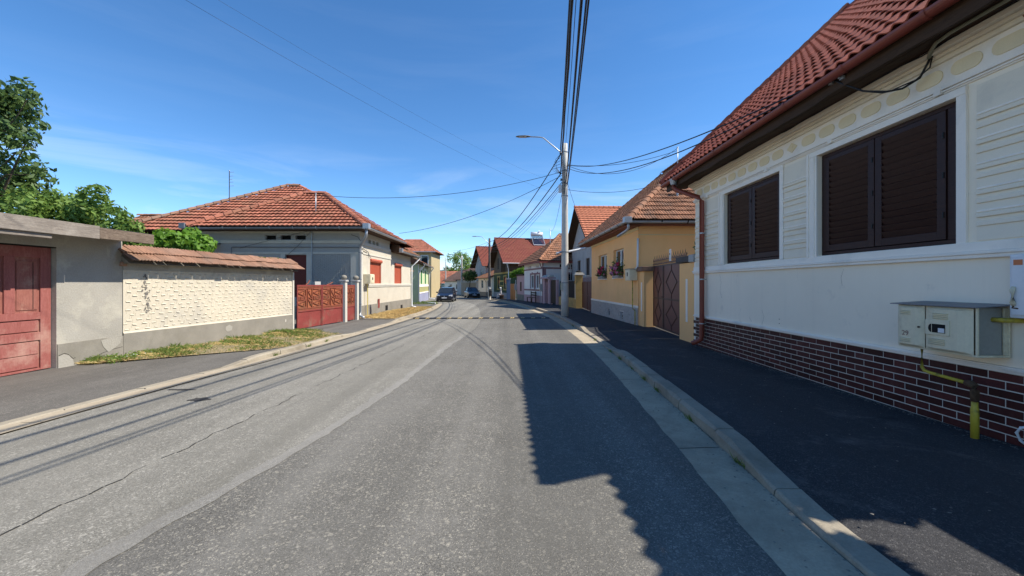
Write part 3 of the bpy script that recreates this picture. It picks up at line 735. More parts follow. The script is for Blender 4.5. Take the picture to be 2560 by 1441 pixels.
mesh_text('29', .07, M_('faded_red', (.24,.13,.11), .7, .2, 20), dl, FACE_L(bx0-.0395, 4.03, 1.005), .001)
gp = MB().tube([(4.12,4.02,.875),(4.12,4.02,.665),(4.12,3.995,.635),(4.12,3.95,.625),(4.13,3.63,.60)], .0155, 12).build('gas_pipe', m_gasy, gm, smooth=True)
MB().tube([(4.16,3.475,1.19),(4.16,3.40,1.19),(4.27,3.37,1.19),(4.32,3.37,1.19)], .021, 10).build('gas_pipe', m_gasy, gm, smooth=True)
MB().tube([(4.13,3.64,.60),(4.13,3.60,.60),(4.13,3.575,.585),(4.13,3.57,.55),(4.13,3.57,.45)], [.026,.034,.034,.031,.029], 10).build('pipe_elbow', m_rust, gm, smooth=True)
MB().tube([(4.13,3.57,.46),(4.13,3.57,.40),(4.13,3.57,.385),(4.13,3.57,.11)], [.022,.023,.028,.028], 14).build('gas_pipe', m_gasy, gm, smooth=True)
# hairline cracks and a pair of plugged holes in the render
ck = MB()
for P in ([(8.3,1.70),(8.24,1.52),(8.29,1.36),(8.21,1.2)],[(5.2,1.69),(5.24,1.58),(5.22,1.47)],[(6.9,.80),(6.84,.93),(6.9,1.05)],[(7.2,.82),(7.26,.9)],[(3.72,2.15),(3.66,2.02),(3.7,1.93)]):
    for i in range(len(P)-1): ck.bar((X-.0005,P[i][0],P[i][1]),(X-.0005,P[i+1][0],P[i+1][1]), .0015, .0015)
for z in (.86,.93): ck.tube([(X-.003,6.45,z),(X+.002,6.45,z)], .008, 6)
ck.build('hairline_crack', m_rust, wh)['kind'] = 'stuff'
# electricity cabinet cut by the picture's edge
em = thing('electric_meter_box', 'white plastic electricity cabinet with orange sticker on the white house wall', 'meter box', (4.25, 3.2, 1.2))
MB().box(4.19,4.30,2.98,3.37,1.215,1.745).build('cabinet', m_plast, em, bevel=.008)
MB().box(4.175,4.1899,3.0,3.345,1.24,1.72).build('door', m_plast, em, bevel=.004)
MB().box(4.173,4.1749,3.27,3.33,1.655,1.70).build('warning_label', M_('orange_label', (.60,.20,.08), .6, .05), em)
MB().tube([(4.168,3.325,1.32),(4.160,3.325,1.34),(4.158,3.325,1.45),(4.168,3.325,1.475)], [.012,.018,.018,.012], 8).build('handle', m_beige, em, smooth=True)
MB().tube([(4.18,3.33,1.33),(4.165,3.33,1.30),(4.18,3.30,1.295)], .007, 6).build('padlock', m_rust, em)
hp = MB().tube([(4.26,3.30,.16+.03*0),(4.22,3.32,.20),(4.20,3.33,.26),(4.21,3.31,.31),(4.24,3.26,.33),(4.28,3.18,.32),(4.29,3.1,.28)], .011, 8).build('hose_loop', m_plast, smooth=True)
tag(hp, 'short loop of pale hose at the foot of the brick plinth', 'hose')
# ================================================================== gate, pillars and the yellow house
def local(t):
    """from here coordinates of this thing's parts are local"""
    INV[t] = Matrix.Identity(4); return t
def gate_between(name, label, A, B, group=None):
    A = Vector(A); B = Vector(B); d = B-A
    t = thing(name, label, 'gate', A, math.atan2(d.y, d.x), group); local(t); return t, d.length
def pillar(name, label, x0, x1, y0, y1, z0, z1, mat, group=None):
    p = thing(name, label, 'gate pillar', ((x0+x1)/2, (y0+y1)/2, z0), 0, group)
    MB().box(x0,x1,y0,y1,z0-.1,z1).build('shaft', mat, p, bevel=.01); return p
zf = zg(12)+.13
p1 = pillar('gate_pillar', 'yellow gate pillar beside the downpipe, grey slab on top', 4.36, 4.75, 9.52, 10.42, zf, 2.02, m_yel)
MB().box(4.28,4.95,9.46,9.72,2.021,2.20).build('cap', m_grey, p1, bevel=.015); MB().box(4.30,4.85,9.72,10.52,2.04,2.19).build('cap', M_('dark_slab', (.09,.08,.075), .85, .2, 4, 60, .2), p1, bevel=.01)
MB().box(4.348,4.3599,9.92,10.02,.55,1.62).build('white_inlay', m_trim, p1, bevel=.005)
MB().box(4.335,4.37,9.43,9.515,0,2.02).build('edge_strip', m_trim, p1)
p2 = pillar('gate_pillar', 'yellow gate pillar at the corner of the yellow house', 4.49, 4.88, 13.62, 14.12, zf, 1.93, m_yel)
MB().box(4.40,4.98,13.5,14.16,1.931,2.09).build('cap', M_('brown_slab', (.20,.12,.085), .85, .3, 6, 60, .2), p2, bevel=.012)
MB().box(4.478,4.4899,13.80,13.90,.55,1.55).build('white_inlay', m_trim, p2, bevel=.005)
bg_, gl = gate_between('yard_gate', 'brown sheet metal gate with diamond mouldings and spiked rail between yellow pillars', (4.82,13.60,zf+.03), (4.57,10.46,zf+.06))
H = 2.02
def leaf(x0, x1, name='gate_leaf'):
    lf = box(name, m_gate, bg_, x0+.02, x1-.02, -.008, .008, .03, H)
    fr = [(x0,x0+.045,-.024,.024,0,H),(x1-.045,x1,-.024,.024,0,H),(x0+.045,x1-.045,-.022,.022,0,.05),(x0+.045,x1-.045,-.022,.022,H-.05,H),(x0+.045,x1-.045,-.022,.022,.93,.98)]
    boxes('frame_bar', m_gatebar, lf, fr)
    cells = [(x0+.045, x1-.045)] if x1-x0 < 1.4 else [(x0+.045, x1-.5), (x1-.5, x1-.045)]
    if len(cells) > 1: box('frame_bar', m_gatebar, lf, x1-.52, x1-.485, -.02, .02, .05, .93); box('frame_bar', m_gatebar, lf, x1-.52, x1-.485, -.02, .02, .98, H-.05)
    for (a, b) in cells[:1]:
        for (z0, z1) in ((.05,.93),(.98,H-.05)):
            c = (a+b)/2; m = (z0+z1)/2; w = (b-a)*.34; h = (z1-z0)*.36
            pts = [(c,-.014,m+h),(c+w,-.014,m),(c,-.014,m-h),(c-w,-.014,m)]
            for k in range(4): MB().bar(pts[k], pts[(k+1) % 4], .018, .018).build('diamond_bar', m_gatebar, lf)
            for p, q in (((c,-.014,m+h),(c,-.014,z1)),((c,-.014,m-h),(c,-.014,z0)),((c-w,-.014,m),(a,-.014,m)),((c+w,-.014,m),(b,-.014,m))): MB().bar(p, q, .016, .016).build('moulding_bar', m_gatebar, lf)
    return lf
l1 = leaf(.0, 1.12); l2 = leaf(1.14, gl)
MB().box(1.0,1.10,-.07,-.02,1.0,1.02).build('handle', m_gatebar, l1)
sp = MB().box(-.05, gl, -.015, .015, 2.06, 2.085).box(-.05, gl, -.012, .012, 2.17, 2.19).build('spike_rail', m_gatebar, bg_)
for i in range(33):
    x = i*gl/32; h = .32 if i % 2 else .24
    MB().tube([(x,0,2.03),(x,0,2.03+h-.07),(x,0,2.03+h)], [.008,.008,.002], 5).build('spike', m_gatebar, sp)
    if i % 2 == 0: MB().tube([(x-.035,0,2.20),(x-.02,0,2.235),(x,0,2.245),(x+.02,0,2.235),(x+.035,0,2.20)], .006, 5).build('scroll', m_gatebar, sp)
pq = MB().box(1.78,1.93,-.035,-.018,2.09,2.44).build('number_plaque', m_plast, bg_, bevel=.006)
MB().lathe([(.001,0),(.028,.002),(.028,.006)], (0,0,0), 10).build('lamp_knob', m_black, pq).matrix_local = Matrix.Translation((1.855,-.037,2.30)) @ Matrix.Rotation(R(90),4,'X')

# yellow house, local frame: x into the plot, y along the facade away from the camera
yr = math.atan2(.03, 1)
yh = local(thing('house', 'yellow house with geraniums in its windows and stone plinth', 'house', (4.46,14.14,zg(17)+.1), yr))
z0 = zg(17)+.1
def q(z): return z-z0
Wn = [(1.66,3.08,q(1.74),q(2.92)),(4.17,5.68,q(1.72),q(2.88))]
mb = MB(); wallgrid(mb, (0,0,0), (0,1,0), 7.2, -.1, q(3.55), Wn, (-1,0,0), .16)
wallgrid(mb, (0,0,0), (1,0,0), 9.2, -.1, q(3.55), [(2.55,3.4,q(1.6),q(2.9))], (0,-1,0), .12)
mb.poly([(0,7.2,-.1),(9.2,7.2,-.1),(9.2,7.2,q(3.6)),(4.6,7.2,q(7.3)),(0,7.2,q(3.6))][::-1]); mb.poly([(9.2,0,-.1),(9.2,7.2,-.1),(9.2,7.2,q(3.55)),(9.2,0,q(3.55))])
mb.build('wall', m_yel, yh)
MB().box(-.03,.001,-.03,7.2,q(3.40),q(3.54)).box(-.05,.001,-.05,7.2,q(3.5401),q(3.58)).build('cornice', m_yeltrim, yh)
MB().box(.001,9.2,-.025,.001,q(3.22),q(3.25)).build('string_course', m_yeltrim, yh)
MB().box(-.035,.001,-.035,7.2,q(.64),q(.72)).build('plinth_band', m_trim, yh, bevel=.006)
MB().box(-.004,.002,-.004,7.2,-.1,q(.64)).build('plinth', m_mortar, yh)
st = MB(); z = -.02
while z < q(.63):
    y = random.uniform(-.3,0); h = random.uniform(.035,.06)
    while y < 7.18:
        w = random.uniform(.14,.42); a, b = max(y,0), min(y+w,7.19)
        if b-a > .03 and not any(v-.02 < (a+b)/2 < v+.34 and .12 < z < .42 for v in (1.75,3.6)): st.box(-.006-random.uniform(.006,.024), -.003, a, b-.004, z, min(z+h-.003, q(.638)))
        y += w
    z += h
o = st.build('stone_cladding', m_stone, yh); o['kind'] = 'stuff'
for v in (1.75,3.6):
    g_ = MB().box(-.022,-.004,v,v+.30,.14,.40).build('cellar_vent', m_dark, yh)
    boxes('vent_bar', m_grey, g_, [(-.028,-.0221,v+.03*k+.02,v+.03*k+.032,.14,.40) for k in range(9)])
def flowers(parent, yc, zc, w, h, n, mats):
    lv = MB(); fl = [MB() for _ in mats]
    for _ in range(n):
        y = yc+random.gauss(0,.42)*w; x = -.10+random.gauss(0,.07); z = zc+abs(random.gauss(0,.5))*h
        c = Vector((x,y,z)); 
        def leafq(mb, r):
            a = Vector((random.gauss(0,1),random.gauss(0,1),random.gauss(0,1))).normalized(); b = a.orthogonal().normalized(); k = a.cross(b)
            mb.poly([c+(b*math.cos(t)+k*math.sin(t))*r for t in np.linspace(0,2*math.pi,6)[:-1]])
        leafq(lv, .035)
    nc = max(6, n//24)
    for _ in range(nc):
        cc = Vector((-.14+random.gauss(0,.05), yc+random.gauss(0,.40)*w, zc+.03+abs(random.gauss(.35,.35))*h)); mb = random.choice(fl)
        for _ in range(22):
            c = cc+Vector((random.gauss(0,1),random.gauss(0,1),random.gauss(0,1))).normalized()*.07
            a = (c-cc).normalized()+Vector((random.gauss(0,.3),)*3); a.normalize(); b = a.orthogonal().normalized(); k = a.cross(b)
            mb.poly([c+(b*math.cos(t)+k*math.sin(t))*.032 for t in np.linspace(0,2*math.pi,6)[:-1]])
    o = lv.build('foliage', m_leafD, parent); o['kind'] = 'stuff'
    for mb, m in zip(fl, mats):
        if mb.v: o = mb.build('blossoms', m, parent); o['kind'] = 'stuff'
def window_x(parent, x, y0, y1, z0, z1, d=.13, mull=True, fw=.055, sill=True, frame=None):
    frame = frame or m_plast
    w = MB().box(x+d-.03,x+d+.02,y0,y1,z0,z0+fw).box(x+d-.03,x+d+.02,y0,y1,z1-fw,z1).box(x+d-.03,x+d+.02,y0,y0+fw,z0+fw,z1-fw).box(x+d-.03,x+d+.02,y1-fw,y1,z0+fw,z1-fw)
    if mull: w.box(x+d-.035,x+d+.02,(y0+y1)/2-.04,(y0+y1)/2+.04,z0+fw,z1-fw)
    w = w.build('window', frame, parent)
    MB().box(x+d,x+d+.006,y0+fw,y1-fw,z0+fw,z1-fw).build('pane', m_glass, w)
    if sill: MB().box(x-.06,x+d-.03,y0-.01,y1+.01,z0-.03,z0+.004).build('sill', m_trim, w)
    return w
for (a, b, c, d) in Wn:
    w = window_x(yh, 0, a, b, c, d, .15)
    MB().box(.19,.195,a+.05,b-.05,c+.05,d-.05).build('curtain', m_curt, w)
MB().box(2.55,3.4,.08,.10,q(1.6),q(2.9)).build('side_window', m_glass, yh); MB().box(2.5,3.45,-.06,.02,q(2.9),q(2.97)).build('side_window_head', m_trim, yh)
for k, (yc, lab) in enumerate(((2.25,'pink and red geraniums in a box at the nearer yellow house window'),(4.75,'red geraniums in a box at the farther yellow house window'))):
    fb = local(thing('flower_box', lab, 'flowers', (4.46-.03*yc,14.14+yc,z0), yr)); 
    MB().box(-.17,-.02,-.42,.42,q(1.74),q(1.88)).build('planter', M_('planter', (.30,.29,.28), .6, .1), fb, bevel=.01)
    flowers(fb, 0 if k == 0 else -.05, q(1.86), .62, .42 if k == 0 else .32, 900 if k == 0 else 700, [m_flowP, m_flowR, m_flowP] if k == 0 else [m_flowR, m_flowR, m_flowP])
# its gas box
gb = local(thing('gas_meter_box', 'cream gas box with thin yellow pipe on the yellow house', 'meter box', (4.46,14.14,z0), yr))
MB().box(-.28,-.005,.06,.56,q(1.62),q(2.02)).build('cabinet', m_beige, gb, bevel=.01); MB().box(-.295,-.28,.10,.53,q(1.65),q(1.99)).build('door', m_beige, gb, bevel=.008)
MB().box(-.2985,-.2951,.24,.33,q(1.77),q(1.91)).build('sight_window', m_dark, gb)
MB().box(-.31,.0,.04,.58,q(2.021),q(2.04)).build('lid', m_dzinc, gb)
MB().tube([(-.10,.30,q(1.62)),(-.10,.30,q(.66)),(-.08,.28,q(.58)),(-.08,.12,q(.56)),(-.08,.10,q(.5)),(-.08,.10,-.03)], .018, 8).build('gas_pipe', m_gasy, gb, smooth=True)
# roof
p = .84; e = .46; ez = q(3.67); rx = 4.6+.46-.46
A = Vector((-.50,-.42,ez)); ry_ = 4.18; rz_ = ez+p*4.6
Rn = Vector((4.1,ry_,rz_)); Rf = Vector((4.1,8.0,rz_)); Bf = Vector((-.50,8.0,ez)); C = Vector((8.7,-.42,ez)); Df = Vector((8.7,8.0,ez))
und = MB().poly([A,C,Rn]).poly([A,Rn,Rf,Bf]).poly([C,Df,Rf,Rn]).poly([A-Vector((0,0,.06)),Bf-Vector((0,0,.06)),Df-Vector((0,0,.06)),C-Vector((0,0,.06))])
yrf = und.build('roof', m_soffit, yh)
tw = .205; tl = .30; tm = mesh_of(tile_piece(tw-.004, tl+.06, .018, 2, .026, .03, 8), 'roof_tile', m_wtile)
Uf = Vector((0,1,p)).normalized(); sl_ = math.hypot(1,p)
nfront = lay(yrf, tm, A+Vector((0,-.02,.02)), (1,0,0), Uf, tw, tl, range(0,24), range(0,20), lambda s, t: t/sl_ < s-.02 and s < 4.75 and t/sl_ < 3.9, jit=.012, rot=.03)
cs = MB(); courses(cs, Bf, A, Rf, Rn, .30, .205, .03, .02, .03, 4)
o = cs.build('street_slope_tiles', m_wtile, yrf); o['kind'] = 'stuff'
ridge_run(yrf, A+Vector((.02,.02,.06)), Rn+Vector((0,0,.06)), .125, .36, m_wtile, 'hip_tile'); ridge_run(yrf, Rn+Vector((0,0,.06)), Rf+Vector((0,0,.06)), .125, .36, m_wtile, 'ridge_tile')
vt = mesh_of(MB().box(-.06,.05,-.02,.33,-.05,.06), 'verge_tile', m_wtile)
for j in range(20): inst('verge_tile', vt, yrf, frame(Bf, (0,-1,0), Vector((1,0,p))) @ Matrix.Translation((0,j*.3,.02)) @ Matrix.Rotation(R(4),4,'X'))
MB().box(-.50,.0,-.42,8.0,ez-.12,ez-.07).box(-.5,8.7,-.42,-.0,ez-.12,ez-.0705).build('soffit', woodmat('red_soffit', (.16,.06,.035), (.24,.09,.05), (2,10,10)), yh)
MB().box(-.47,-.0,-.395,8.0,ez-.16,ez-.121).box(-.47,8.7,-.395,-.36,ez-.16,ez-.121).build('wavy_fascia', woodmat('fascia_red', (.20,.07,.04), (.28,.10,.06), (2,10,10)), yh)
g1 = halfround([(-.58,-.50,ez-.02),(-.58,8.0,ez-.06)], .075).build('gutter', m_zinc, yh); g2 = halfround([(8.7,-.50,ez+.0),(-.58,-.50,ez-.03)], .075).build('gutter', m_zinc, yh)
for k in range(9): MB().loft([[(-.58+.084*math.cos(t), yy, ez-.02-.03*k/9-.084*math.sin(t)) for t in np.linspace(-.1, math.pi+.1, 9)] for yy in (.3+k*.9,.345+k*.9)], False).build('gutter_bracket', m_dark, g1)
for k in range(5): MB().loft([[(xx, -.50+.084*math.cos(t), ez-.015-.084*math.sin(t)) for t in np.linspace(-.1, math.pi+.1, 9)] for xx in (.6+k*.9,.645+k*.9)], False).build('gutter_bracket', m_dark, g2)
MB().box(-.68,-.42,-.62,-.40,ez-.10,ez+.10).build('rain_head', m_zinc, g1, bevel=.01)
MB().tube([(-.50,-.46,ez-.08),(-.49,-.44,ez-.26),(-.52,-.30,ez-.34),(-.60,.42,ez-.44)], .045, 10).build('downpipe', m_zinc, yh, smooth=True)
MB().tube([(-.03,-.06,q(3.1)),(-.04,-.06,q(2.1)),(-.08,.05,q(2.02))], .035, 10).build('downpipe', m_plast, yh, smooth=True)
def mast(name, label, x, y, za, zt, r=.022, mat=None, cross=None, disc=True):
    t = thing(name, label, 'mast', (x, y, za)); MB().tube([(x,y,za),(x,y,zt)], r, 8).build('tube', mat or m_zinc, t, smooth=True)
    if disc: MB().lathe([(.10,0),(.06,.03),(r,.07)], (x,y,za+.0), 10).build('collar', m_dzinc, t)
    MB().tube([(x,y,zt),(x,y,zt+.04)], [r*1.7,r*1.2], 8).build('cap', m_zinc, t)
    if cross:
        for k, (dz, l) in enumerate(cross): MB().tube([(x+.02,y,zt-dz),(x+l,y-.05,zt-dz)], .010, 5).build('antenna_rod', m_zinc, t)
    return t
mast('roof_mast', 'steel cable mast above the yellow house roof', 7.45, 18.0, 6.2, 7.62, .022)
mast('vent_pipe', 'short steel pipe on the tiles of the yellow house', 6.2, 15.0, 4.55, 5.15, .04)

# roses over the gate corner
rs = thing('rose_bush', 'climbing rose with pale pink blooms beside the red downpipe', 'plant', (5.0,10.6,0))
lv = MB(); bl = MB()
def leafcloud(mb, c, r, n, size, asp=.55, up=.2):
    for _ in range(n):
        d = Vector((random.gauss(0,1),random.gauss(0,1),random.gauss(0,1))); d.normalize(); pnt = Vector(c)+d*(r*random.random()**.45)
        ax = (d+Vector((random.gauss(0,.6),random.gauss(0,.6),random.gauss(up,.6)))).normalized(); b = ax.orthogonal().normalized(); ang = random.random()*6.28
        b = (b*math.cos(ang)+ax.cross(b)*math.sin(ang)); k = ax.cross(b); s = size*random.uniform(.45,1.5)
        mb.poly([pnt-b*s, pnt+k*s*asp*.8-b*s*.1, pnt+b*s, pnt-k*s*asp*.8-b*s*.1])
MB().tube([(5.0,10.6,.1),(4.95,10.5,1.2),(4.85,10.3,2.3),(4.75,10.1,3.0)], .018, 6).build('stem', m_bark, rs)
for c, r, n in (((4.72,10.05,2.95),.12,60),((4.85,10.2,2.5),.2,120),((5.05,10.5,2.2),.3,160),((4.95,10.4,2.7),.15,60)): leafcloud(lv, c, r, n, .045)
lv.build('foliage', m_leafD, rs)['kind'] = 'stuff'
for c in ((4.66,9.98,3.0),(4.72,10.0,2.88),(4.70,10.05,3.08)):
    b_ = MB()
    for _ in range(26):
        d = Vector((random.gauss(0,1),random.gauss(0,1),random.gauss(0,1))).normalized(); cc = Vector(c)+d*.045; b = d.orthogonal().normalized(); k = d.cross(b)
        b_.poly([cc+(b*math.cos(t)+k*math.sin(t))*.028 for t in np.linspace(0,2*math.pi,6)[:-1]])
    b_.build('rose_bloom', m_flowP, rs)

# ================================================================== second gate, pillar, fence, grey house
zf2 = zg(24)+.13
rg, gl = gate_between('yard_gate', 'dark red sheet gate between yellow house and yellow pillar with white cap', (4.52,25.6,zf2+.04), (4.36,21.45,zf2+.06))
m_dred = M_('dark_red_sheet', (.10,.018,.016), .5, .15, 2, 30, .05)
for a, b in ((0,gl/2-.01),(gl/2+.01,gl)):
    lf = box('gate_leaf', m_dred, rg, a, b, -.01, .01, 0, 1.65)
    boxes('frame_bar', m_dred, lf, [(a,a+.05,-.03,-.0101,0,1.65),(b-.05,b,-.03,-.0101,0,1.65),(a+.05,b-.05,-.03,-.0101,.8,.85),(a+.05,b-.05,-.03,-.0101,1.6,1.65)])
    for k in range(8): MB().tube([(a+.1+k*(b-a-.2)/7,0,1.65),(a+.1+k*(b-a-.2)/7,0,1.9)], .01, 5).build('spike', m_dred, lf)
yp = pillar('gate_pillar', 'old yellow pillar with white stepped cap by the dark red gate', 4.10, 4.56, 25.75, 26.2, zf2, 2.05, m_oldyel)
MB().box(4.02,4.64,25.67,26.28,2.051,2.13).box(4.08,4.58,25.73,26.22,2.1301,2.22).build('cap', m_postw, yp, bevel=.02)
MB().lathe([(.18,0),(.20,.05),(.14,.12),(.02,.14)], (4.33,25.97,2.22), 10).build('finial', m_dark, yp)
MB().box(4.088,4.0999,25.9,26.0,.5,1.5).build('white_inlay', m_trim, yp)
fn = thing('fence', 'dark slatted fence on a low yellow wall behind the concrete pole', 'fence', (3.85,28.5,zf2))
fn2 = MB(); 
A = Vector((4.08,26.25,zf2)); B = Vector((3.62,31.0,zf2-.04)); d = B-A
fn2.prism([A+Vector((0,0,-.1)),B+Vector((0,0,-.1)),B+Vector((0,0,.62)),A+Vector((0,0,.62))], (.2,0,0)); fn2.build('low_wall', m_oldyel, fn)
for k in range(26):
    c = A+d*((k+.5)/26); MB().box(c.x+.06,c.x+.10,c.y-.07,c.y+.07,zf2+.62,zf2+1.75).build('fence_slat', M_('fence_slat_m', (.035,.025,.02), .7, .2) if k == 0 else bpy.data.materials['fence_slat_m'], fn)
gh = local(thing('house', 'grey rendered house with orange tiled gable roof behind the yellow house', 'house', (5.5,26.6,zg(30)+.1), R(2)))
zz = zg(30)+.1
def q(z): return z-zz
Wn = [(1.5,2.7,q(2.1),q(3.35)),(4.6,5.8,q(2.15),q(3.35))]
mb = MB(); wallgrid(mb, (0,0,0), (0,1,0), 8.2, -.1, q(4.3), Wn, (-1,0,0), .15)
mb.poly([(0,0,q(4.3)),(0,4.1,q(7.1)),(0,8.2,q(4.3))][::-1]); mb.poly([(0,0,-.1),(9,0,-.1),(9,0,q(4.3)),(0,0,q(4.3))]); mb.poly([(0,8.2,-.1),(0,8.2,q(4.3)),(9,8.2,q(4.3)),(9,8.2,-.1)])
mb.build('wall', m_grey, gh)
for w in Wn: window_x(gh, 0, *w, .12, True, .06, True, M_('brown_frame', (.10,.06,.04), .6) )
rp = MB(); X0 = -.6
for s in (0, 1):
    y0_, y1_ = (-.5, 4.1) if s == 0 else (8.7, 4.1); zE, zR = q(4.15), q(7.35)
    pr = [(X0,y0_,zE),(X0,y1_,zR),(X0,y1_,zR-.12),(X0,y0_,zE-.12)]
    rp.prism(pr if s == 0 else pr[::-1], (9.6,0,0))
grf = rp.build('roof', m_soffit, gh)
tm = mesh_of(tile_piece(.30, .36+.05, .024, 1, .016, .05, 6), 'roof_tile', m_ftile)
Ug = Vector((0,4.6,3.2)).normalized(); nr = 0
lay(grf, tm, (X0+.0,-.5,q(4.16)), (1,0,0), Ug, .302, .36, range(0,18), range(0,16), lambda s, t: s < 6, jit=.004)
ridge_run(grf, (X0,4.1,q(7.37)), (8.9,4.1,q(7.37)), .14, .38, m_ftile)
MB().tube([(X0+.1,-.55,q(4.05)),(9,-.55,q(4.05))], .07, 8).build('gutter', m_zinc, gh)
MB().tube([(X0+.2,8.75,q(4.1)),(-.4,8.6,q(3.9)),(-.1,8.3,q(3.7)),(-.1,8.3,0)], .05, 8).build('downpipe', m_plast, gh)

# ================================================================== pink and white house
pr_ = R(14); zz = zg(37)+.1
ph = local(thing('house', 'low white house with mauve trim and weathered hip roof behind the pole', 'house', (2.69,34.4,zz), pr_))
m_mauve = M_('mauve_trim', (.30,.17,.17), .85, .1, 3, 60, .1); m_pwhite = M_('pink_house_white', (.86,.80,.74), .9, .06, 1.5, 60, .2); m_pink = M_('pink_render', (.56,.36,.36), .9, .08, 2, 60, .2, dirt=((.4,.27,.26), .5))
def q(z): return z-zz
Wn = [(1.0,2.15,q(1.05),q(2.35)),(2.6,3.75,q(1.05),q(2.35))]
mb = MB(); wallgrid(mb, (0,0,0), (0,1,0), 6.0, -.1, q(3.4), Wn+[(1.2+k*.35,1.42+k*.35,q(2.95),q(3.2)) for k in range(3)]+[(3.6+k*.35,3.82+k*.35,q(2.95),q(3.2)) for k in range(3)], (-1,0,0), .12)
wallgrid(mb, (0,0,0), (1,0,0), 8, -.1, q(3.4), [(2.3,3.6,q(1.2),q(2.35)),(1.5,2.1,q(2.95),q(3.2)),(2.4,3.0,q(2.95),q(3.2))], (0,-1,0), .12)
mb.poly([(0,6,-.1),(0,6,q(3.4)),(8,6,q(3.4)),(8,6,-.1)]); mb.build('wall', m_pwhite, ph)
MB().box(.05,7.9,.10,.12,0,q(3.3)).box(.12,.14,.15,5.9,0,q(3.3)).build('dark_inside', m_dark, ph)
for w in Wn:
    ww = window_x(ph, 0, *w, .10, True, .09); a, b, c, d = w
    MB().box(-.03,.001,a-.16,a,c-.05,d).box(-.03,.001,b,b+.16,c-.05,d).box(-.035,.001,a-.16,b+.16,d,d+.14).box(-.05,.001,(a+b)/2-.12,(a+b)/2+.12,d+.14,d+.22).build('surround', m_mauve, ww)
MB().box(-.02,.001,-.02,6,q(2.78),q(2.93)).box(-.02,8,-.02,.001,q(2.78),q(2.93)).build('string_course', m_mauve, ph)
MB().box(-.02,.001,-.02,6,q(.85),q(1.0)).box(-.021,.001,-.021,.25,q(1.0),q(3.4)).box(-.021,.25,-.022,.001,0,q(2.78)).build('trim_band', m_mauve, ph)
MB().box(-.03,.001,-.03,6,-.1,q(.45)).build('plinth', m_pink, ph)
sw = MB().box(2.3,3.6,.07,.10,q(1.2),q(2.35)).build('side_window', m_glass, ph); MB().box(2.2,3.7,-.03,.001,q(2.35),q(2.5)).box(2.15,2.3,-.03,.001,q(1.2),q(2.35)).build('surround', m_mauve, sw)
MB().box(2.3,3.6,.04,.07,q(1.75),q(1.81)).box(2.92,2.98,.04,.07,q(1.2),q(2.35)).build('frame', m_plast, sw)
ez = q(3.45); A = Vector((-.5,-.5,ez)); B = Vector((-.5,6.5,ez)); C = Vector((8.5,-.5,ez)); D = Vector((8.5,6.5,ez)); R1 = Vector((2.6,3.0,q(6.1))); R2 = Vector((7.5,3.0,q(6.1)))
prf = MB().poly([A,C,R2,R1]).poly([B,A,R1]).poly([D,B,R1,R2]).poly([A,B,D,C]).build('roof', m_soffit, ph)
cs = MB(); courses(cs, A+Vector((0,0,.03)), C, R1, R2, .32, .2, .03, .02, .04, 4); courses(cs, B, A, R1, R1, .32, .2, .03, .02, .04, 4)
cs.build('roof_tiles', m_wtile, prf)['kind'] = 'stuff'
ridge_run(prf, A+Vector((0,0,.08)), R1+Vector((0,0,.08)), .13, .4, m_wtile, 'hip_tile'); ridge_run(prf, R1+Vector((0,0,.08)), R2+Vector((0,0,.08)), .13, .4, m_wtile)
MB().box(-.52,-.48,-.52,6.5,ez-.16,ez+.01).box(-.48,8.5,-.52,-.48,ez-.16,ez+.01).build('fascia', M_('red_fascia', (.24,.06,.045), .6), ph)
MB().tube([(-.5,-.45,ez-.1),(-.35,-.3,ez-.4),(-.08,-.08,ez-.7),(-.08,-.08,.1)], .045, 8).build('downpipe', m_mauve, ph)
mast('roof_mast', 'thin steel mast on the weathered hip roof of the white and mauve house', 3.5, 36.6, 4.4, 6.5, .03)
# pink gate surround
pg, gl = gate_between('yard_gate', 'brown wooden gate with pink pillars beside the white and mauve house', (2.75,33.9,zg(32)+.13), (3.55,31.1,zg(32)+.13))
m_bwood = woodmat('brown_gate_wood', (.055,.035,.02), (.10,.06,.035), (9,9,1.2))
boxes('gate_post', m_pink, pg, [(0,.4,-.15,.15,-.1,2.05),(1.25,1.55,-.15,.15,-.1,2.0)], .01)
for k in range(6): box('gate_board', m_bwood, pg, 1.56+k*.21, 1.76+k*.21, -.02, .02, .08, 1.88+.07*math.sin((k+.5)/6*math.pi))
box('gate_post', m_pink, pg, gl-.12, gl, -.1, .1, -.1, 1.95)
box('wicket', m_mauve, pg, .42, 1.24, -.03, .03, .05, 1.8)
cp = MB().box(-.15,1.7,-.35,.35,2.05,2.16).build('cap', m_pink, pg); MB().prism([(-.1,-.3,2.16),(-.1,.3,2.16),(-.1,0,2.36)],(1.2,0,0)).build('cap_tile', m_grey, cp)
MB().box(1.2,1.65,-.2,.2,2.161,2.36).build('cap_block', m_postw, cp, bevel=.05)
# bench
bn = local(thing('bench', 'dark wooden bench with planted rack beside the white and mauve house', 'bench', (1.95,36.0,zg(36)+.13), pr_))
boxes('seat_slat', m_bwood, bn, [(-.42+k*.14,-.30+k*.14,-.8,.8,.42,.46) for k in range(3)]); boxes('leg', m_bwood, bn, [(-.42,-.36,s-.04,s+.04,0,.42) for s in (-.7,.7)]+[(-.06,0,s-.04,s+.04,0,1.0) for s in (-.7,.7)])
boxes('back_slat', m_bwood, bn, [(-.02,.02,-.8,.8,.6+k*.2,.72+k*.2) for k in range(2)])
eb = thing('electric_meter_box', 'grey electricity box on the corner of the white and mauve house', 'meter box', (2.5,34.0,1)); MB().box(2.35,2.62,34.0,34.3,.9,1.5).build('cabinet', m_beige, eb, bevel=.02); MB().box(2.37,2.6,33.98,34.0,.93,1.47).build('door', m_grey, eb)
MB().tube([(2.45,34.1,.9),(2.45,34.1,-.15)], .02, 6).build('conduit', m_grey, eb)
